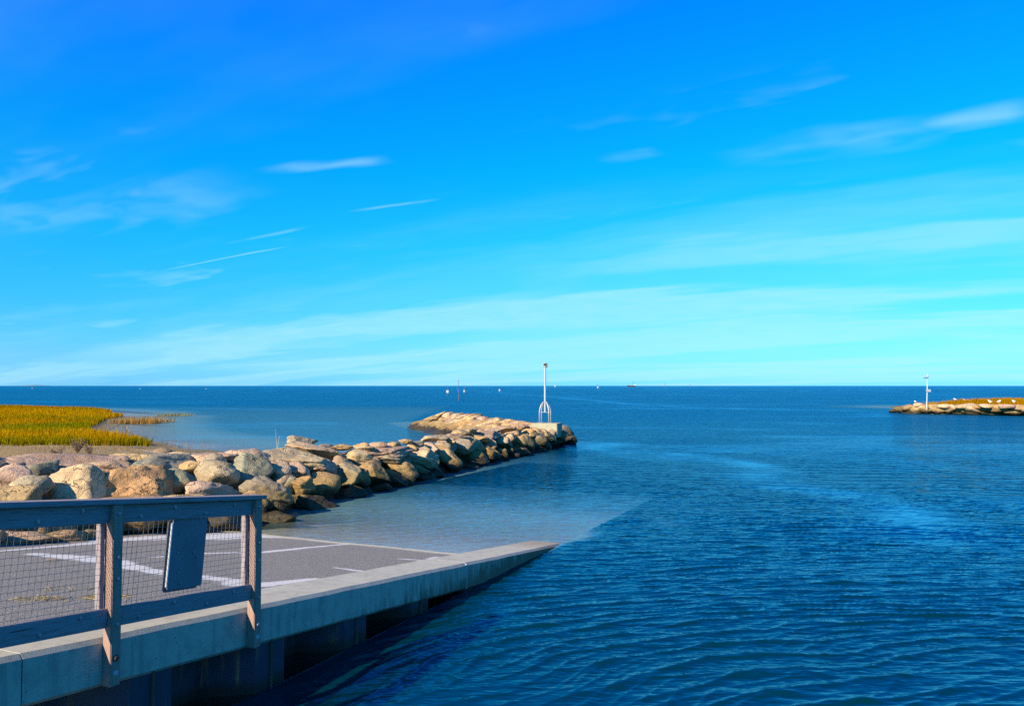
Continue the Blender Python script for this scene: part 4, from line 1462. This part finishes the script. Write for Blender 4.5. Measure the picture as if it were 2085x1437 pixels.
def shrub(px, py, z, size, label, n=26, seed=1):
    rs = random.Random(seed)
    p = at_z(px, py, z)
    p.z = float(ground_h(np.array([p.x]), np.array([p.y]))[0]) - .03
    e = empty('dead_shrub', p)
    tag(e, label, 'shrub', 'dead shrubs on the beach')
    m_ = MB()
    for i in range(n):
        a = rs.uniform(0, 6.28); L = size * rs.uniform(.5, 1.1); k = rs.uniform(.2, .8)
        d = Vector((math.cos(a) * k, math.sin(a) * k, 1)).normalized()
        q = [p, p + d * L * .5 + Vector((rs.uniform(-.04, .04), rs.uniform(-.04, .04), 0)), p + d * L]
        m_.tube(q, [.009, .007, .003], 4)
        for j in range(4):
            b = q[1].lerp(q[2], rs.random())
            dd_ = (d + Vector((rs.uniform(-1, 1), rs.uniform(-1, 1), rs.uniform(-.3, .7)))).normalized()
            m_.tube([b, b + dd_ * L * rs.uniform(.15, .3)], [.005, .002], 3)
            m_.lathe(b + dd_ * L * .2, [(.004, -.02), (.016, 0), (.004, .02)], 4, dd_)
    m_.build('branches', M['twig'], e)


shrub(158, 912, .75, .46, 'largest dark dead shrub on the beach below the marsh edge', 30, 1)
shrub(184, 912, .75, .34, 'small brown dead shrub just beside the largest one on the beach', 20, 2)
shrub(118, 916, .85, .36, 'low dark dead shrub among the beach straw towards the sand patch', 20, 3)
shrub(292, 912, .8, .32, 'scrubby dead shrub on the beach nearest the marsh grass point', 22, 4)
p = slope_pt(565, 908)
st = empty('weed_stalk', p)
tag(st, 'single thin pale weed stalk rising behind the jetty boulders', 'weed')
m_ = MB().tube([p - Vector((0, 0, .4)), p + Vector((-.03, 0, .1)), p + Vector((-.06, 0, .46))], [.005, .004, .002], 5)
m_.tube([p + Vector((-.01, 0, -.1)), p + Vector((.05, 0, .28))], [.006, .003], 4)
m_.build('stalk', plain('dry_stalk', (.5, .42, .25), .9), st)

# straw strands washed up on the ramp
m_ = MB()
rs = random.Random(9)
for (x0, y0, x1, y1, n) in ((30, 1220, 140, 1219, 46), (170, 1218, 205, 1214, 26), (90, 1202, 190, 1198, 14), (100, 1141, 112, 1141, 8), (250, 1216, 262, 1215, 10)):
    for i in range(n):
        t_ = rs.random()
        s_, n_ = ramp_sn(x0 + (x1 - x0) * t_, y0 + (y1 - y0) * t_ + rs.gauss(0, 2.0))
        if n_ < .66:
            continue
        a = rs.gauss(0.2, .6); L = rs.uniform(.03, .12)
        q = ramp_pt(s_, n_, RAMP_DROP + .008)
        d = D * math.cos(a) + N * math.sin(a)
        m_.tube([q - d * L, q + Vector((0, 0, rs.uniform(0, .012))), q + d * L], .0022, 4)
tag(m_.build('straw', plain('washed_straw', (.50, .36, .12), .9)), 'loose yellow straw washed up on the ramp behind the railing', 'straw', kind='stuff')

# ------------------------------------------------------------------ gulls
def gull(p, yaw, label, float_=False, size=.72):
    e = empty('gull', p)
    tag(e, label, 'gull', 'white gulls by the far jetty')
    R_ = Matrix.Rotation(yaw, 3, 'Z')
    lift = .02 if float_ else .16

    def q(x, y, z): return p + (R_ @ Vector((x, y, z))) * size
    z0 = lift
    pts = [q(-.30, 0, z0 + .07), q(-.16, 0, z0 + .09), q(0, 0, z0 + .11), q(.12, 0, z0 + .15), q(.17, 0, z0 + .22), q(.20, 0, z0 + .27), q(.25, 0, z0 + .27)]
    MB().tube(pts, [.02, .07, .10, .085, .05, .055, .018], 10).build('body', M['gullwhite'], e, smooth_=True)
    for k in (-1, 1):
        MB().tube([q(-.34, k * .03, z0 + .10), q(-.12, k * .085, z0 + .13), q(.08, k * .08, z0 + .15)], [.012, .05, .02], 6).build('wing', M['gullgrey'], e, smooth_=True)
        if not float_:
            MB().tube([q(.02, k * .03, 0), q(.02, k * .03, z0 + .06)], .008, 5).build('leg', M['beak'], e)
    MB().tube([q(.245, 0, z0 + .268), q(.32, 0, z0 + .25)], [.016, .006], 5).build('beak', M['beak'], e)


far_ = lambda px, py, z: at_z(px, py, z)
gull(far_(1945, 816, .75), 2.6, 'gull standing alone on the far marsh, first from the light pole', size=.8)
for (px, py, yw, lb) in ((1961, 817, .3, 'gull on the far marsh, left one of the cluster of three'), (1966, 818, 2.0, 'gull on the far marsh, middle one of the cluster of three'),
                         (1973, 818, 3.0, 'gull on the far marsh, right one of the cluster of three')):
    gull(far_(px, py, .75), yw, lb, size=.72)
for (px, yw, lb) in ((2019, 2.9, 'gull on the far jetty boulders, closest to the light pole'), (2037, .2, 'gull on the far jetty boulders, between two other gulls'),
                     (2068, 3.3, 'gull on the far jetty boulders, last before the picture edge')):
    gull(far_pt(px, 828) + Vector((.6, 1.2, .28)), yw, lb, size=.75)
gull(at_z(1864, 818.5, 0), 2.8, 'gull floating on the water past the tip of the far jetty', True, .8)

# ------------------------------------------------------------------ channel markers, buoys and craft in the bay
def marker(px, py, top_px, board, label, mt, seed, branches=10, thick=.05):
    rs_ = random.Random(seed)
    p = at_z(px, py, 0)
    sc_ = p.y / F
    e = empty('channel_marker', p)
    tag(e, label, 'channel marker', 'branch channel markers in the bay')
    hh_ = (py - top_px) * sc_
    th = max(thick, sc_ * .45)
    pts = [p + Vector((0, 0, -.8))]
    for k in range(1, 7):
        pts.append(p + Vector((rs_.uniform(-.03, .03) * hh_, 0, hh_ * k / 6)))
    MB().tube(pts, [th, th, th * .9, th * .8, th * .6, th * .5, th * .3], 6).build('trunk', M['twig'], e)
    m2 = MB()
    for k in range(branches):
        b = pts[3].lerp(pts[6], rs_.random())
        d_ = Vector((rs_.uniform(-1, 1), rs_.uniform(-.6, .6), rs_.uniform(.3, 1.2))).normalized()
        m2.tube([b, b + d_ * hh_ * rs_.uniform(.08, .22)], [th * .32, th * .1], 4)
    if branches:
        m2.build('branches', M['twig'], e)
    if board:
        bw, bh, by = board
        MB().box(p + Vector((0, -th - .03, by * sc_)), (bw * sc_ / 2, 0, 0), (0, .03, 0), (0, 0, bh * sc_ / 2)).build('marker_board', M['board' if mt == 'white' else mt], e)


marker(911, 806, 784, (4.6, 5.4, 9), 'channel marker with the big white board, left of the tall bare tree', 'white', 1)
marker(933, 816, 775, (2.6, 6.0, 20), 'tallest bare tree channel marker, carrying a blue board', 'bluepaint', 2, 16)
marker(945, 803, 785, (2.8, 4.2, 7), 'thin channel marker with small white board, right of the tall bare tree', 'white', 3)
marker(1017, 799, 790, (2.4, 4.2, 5), 'short channel marker with white board, between tall tree and beacon', 'white', 4, 6)
marker(1130, 790, 780, (2.6, 3.6, 4.5), 'far channel marker with white board just right of the beacon', 'white', 5, 8)
marker(1217, 793, 782, (2.6, 3.6, 5), 'far channel marker with pale board, second right of the beacon', 'white', 6, 8)
marker(1354, 788.5, 778, None, 'distant bare pole marker right of the moored boat on the horizon', 'white', 7, 7)
marker(1405, 788, 780, None, 'faintest bare pole marker on the horizon, farthest right', 'white', 8, 5)
for (px, py, lb) in ((66, 791, 'small pale buoy near the horizon above the marsh'), (285, 792, 'small white buoy near the horizon, middle of three'),
                     (420, 792, 'small white buoy near the horizon, closest to the jetty')):
    p = at_z(px, py, 0)
    k = p.y / F
    e = empty('buoy', p)
    tag(e, lb, 'buoy', 'white buoys in the bay')
    MB().lathe(p - Vector((0, 0, k)), [(k * .3, 0), (k * 1.0, k * .6), (k * 1.1, k * 1.6), (k * .5, k * 2.3)], 10).build('float', M['board'], e)
    MB().lathe(p + Vector((0, 0, k * 1.31)), [(k * .25, 0), (k * .25, k * .8)], 8).build('top_ring', M['galv'], e)

# moored boat far off
p = at_z(1288, 787.6, 0)
k = p.y / F
bt = empty('sailing_boat', p)
tag(bt, 'tiny moored boat with a mast on the horizon, dark hull', 'boat')
m_ = MB()
for (x_, w_, z0_, z1_) in ((-14, .4, 1.2, 3.6), (-10, 1.6, -.8, 3.2), (-2, 2.0, -1.2, 2.8), (5, 1.6, -1, 2.8), (8, 1.0, 0, 3.0)):
    for (yy_, zz_) in ((-w_, z1_), (-w_ * .4, z0_), (w_ * .4, z0_), (w_, z1_)):
        m_.v.append(p + Vector((x_ * .8, yy_, zz_)) * k)
for i in range(4):
    for j in range(3):
        a = i * 4 + j
        m_.f.append((a, a + 1, a + 5, a + 4))
    m_.f.append((i * 4 + 3, i * 4, i * 4 + 4, i * 4 + 7))
m_.f += [(0, 3, 2, 1), (16, 17, 18, 19)]
m_.build('hull', M['hull'], bt)
MB().tube([p + Vector((1, 0, 2)) * k, p + Vector((1.3, 0, 11.5)) * k], [.55 * k, .3 * k], 6).build('mast', M['hull'], bt)
MB().box(p + Vector((4.2, 0, 3.7)) * k, Vector((2.4, 0, 0)) * k, Vector((0, 1.2, 0)) * k, Vector((0, 0, .9)) * k).build('cabin', M['white'], bt, bevel=.3 * k)

# thin far shore on the left horizon
m_ = MB()
for i in range(14):
    x_ = -10650 + i * 45
    h_ = 12 * math.exp(-((i - 7) / 3.5) ** 2) + random.uniform(0, 2) - 1
    b = len(m_.v)
    m_.v += [Vector((x_, 17000, -3)), Vector((x_, 17000, h_)), Vector((x_, 17400, h_ * 1.2)), Vector((x_, 17800, -3))]
    if i:
        for j in range(3):
            m_.f.append((b - 4 + j, b - 3 + j, b + 1 + j, b + j))
tag(m_.build('far_shore', M['shore']), kind='structure')
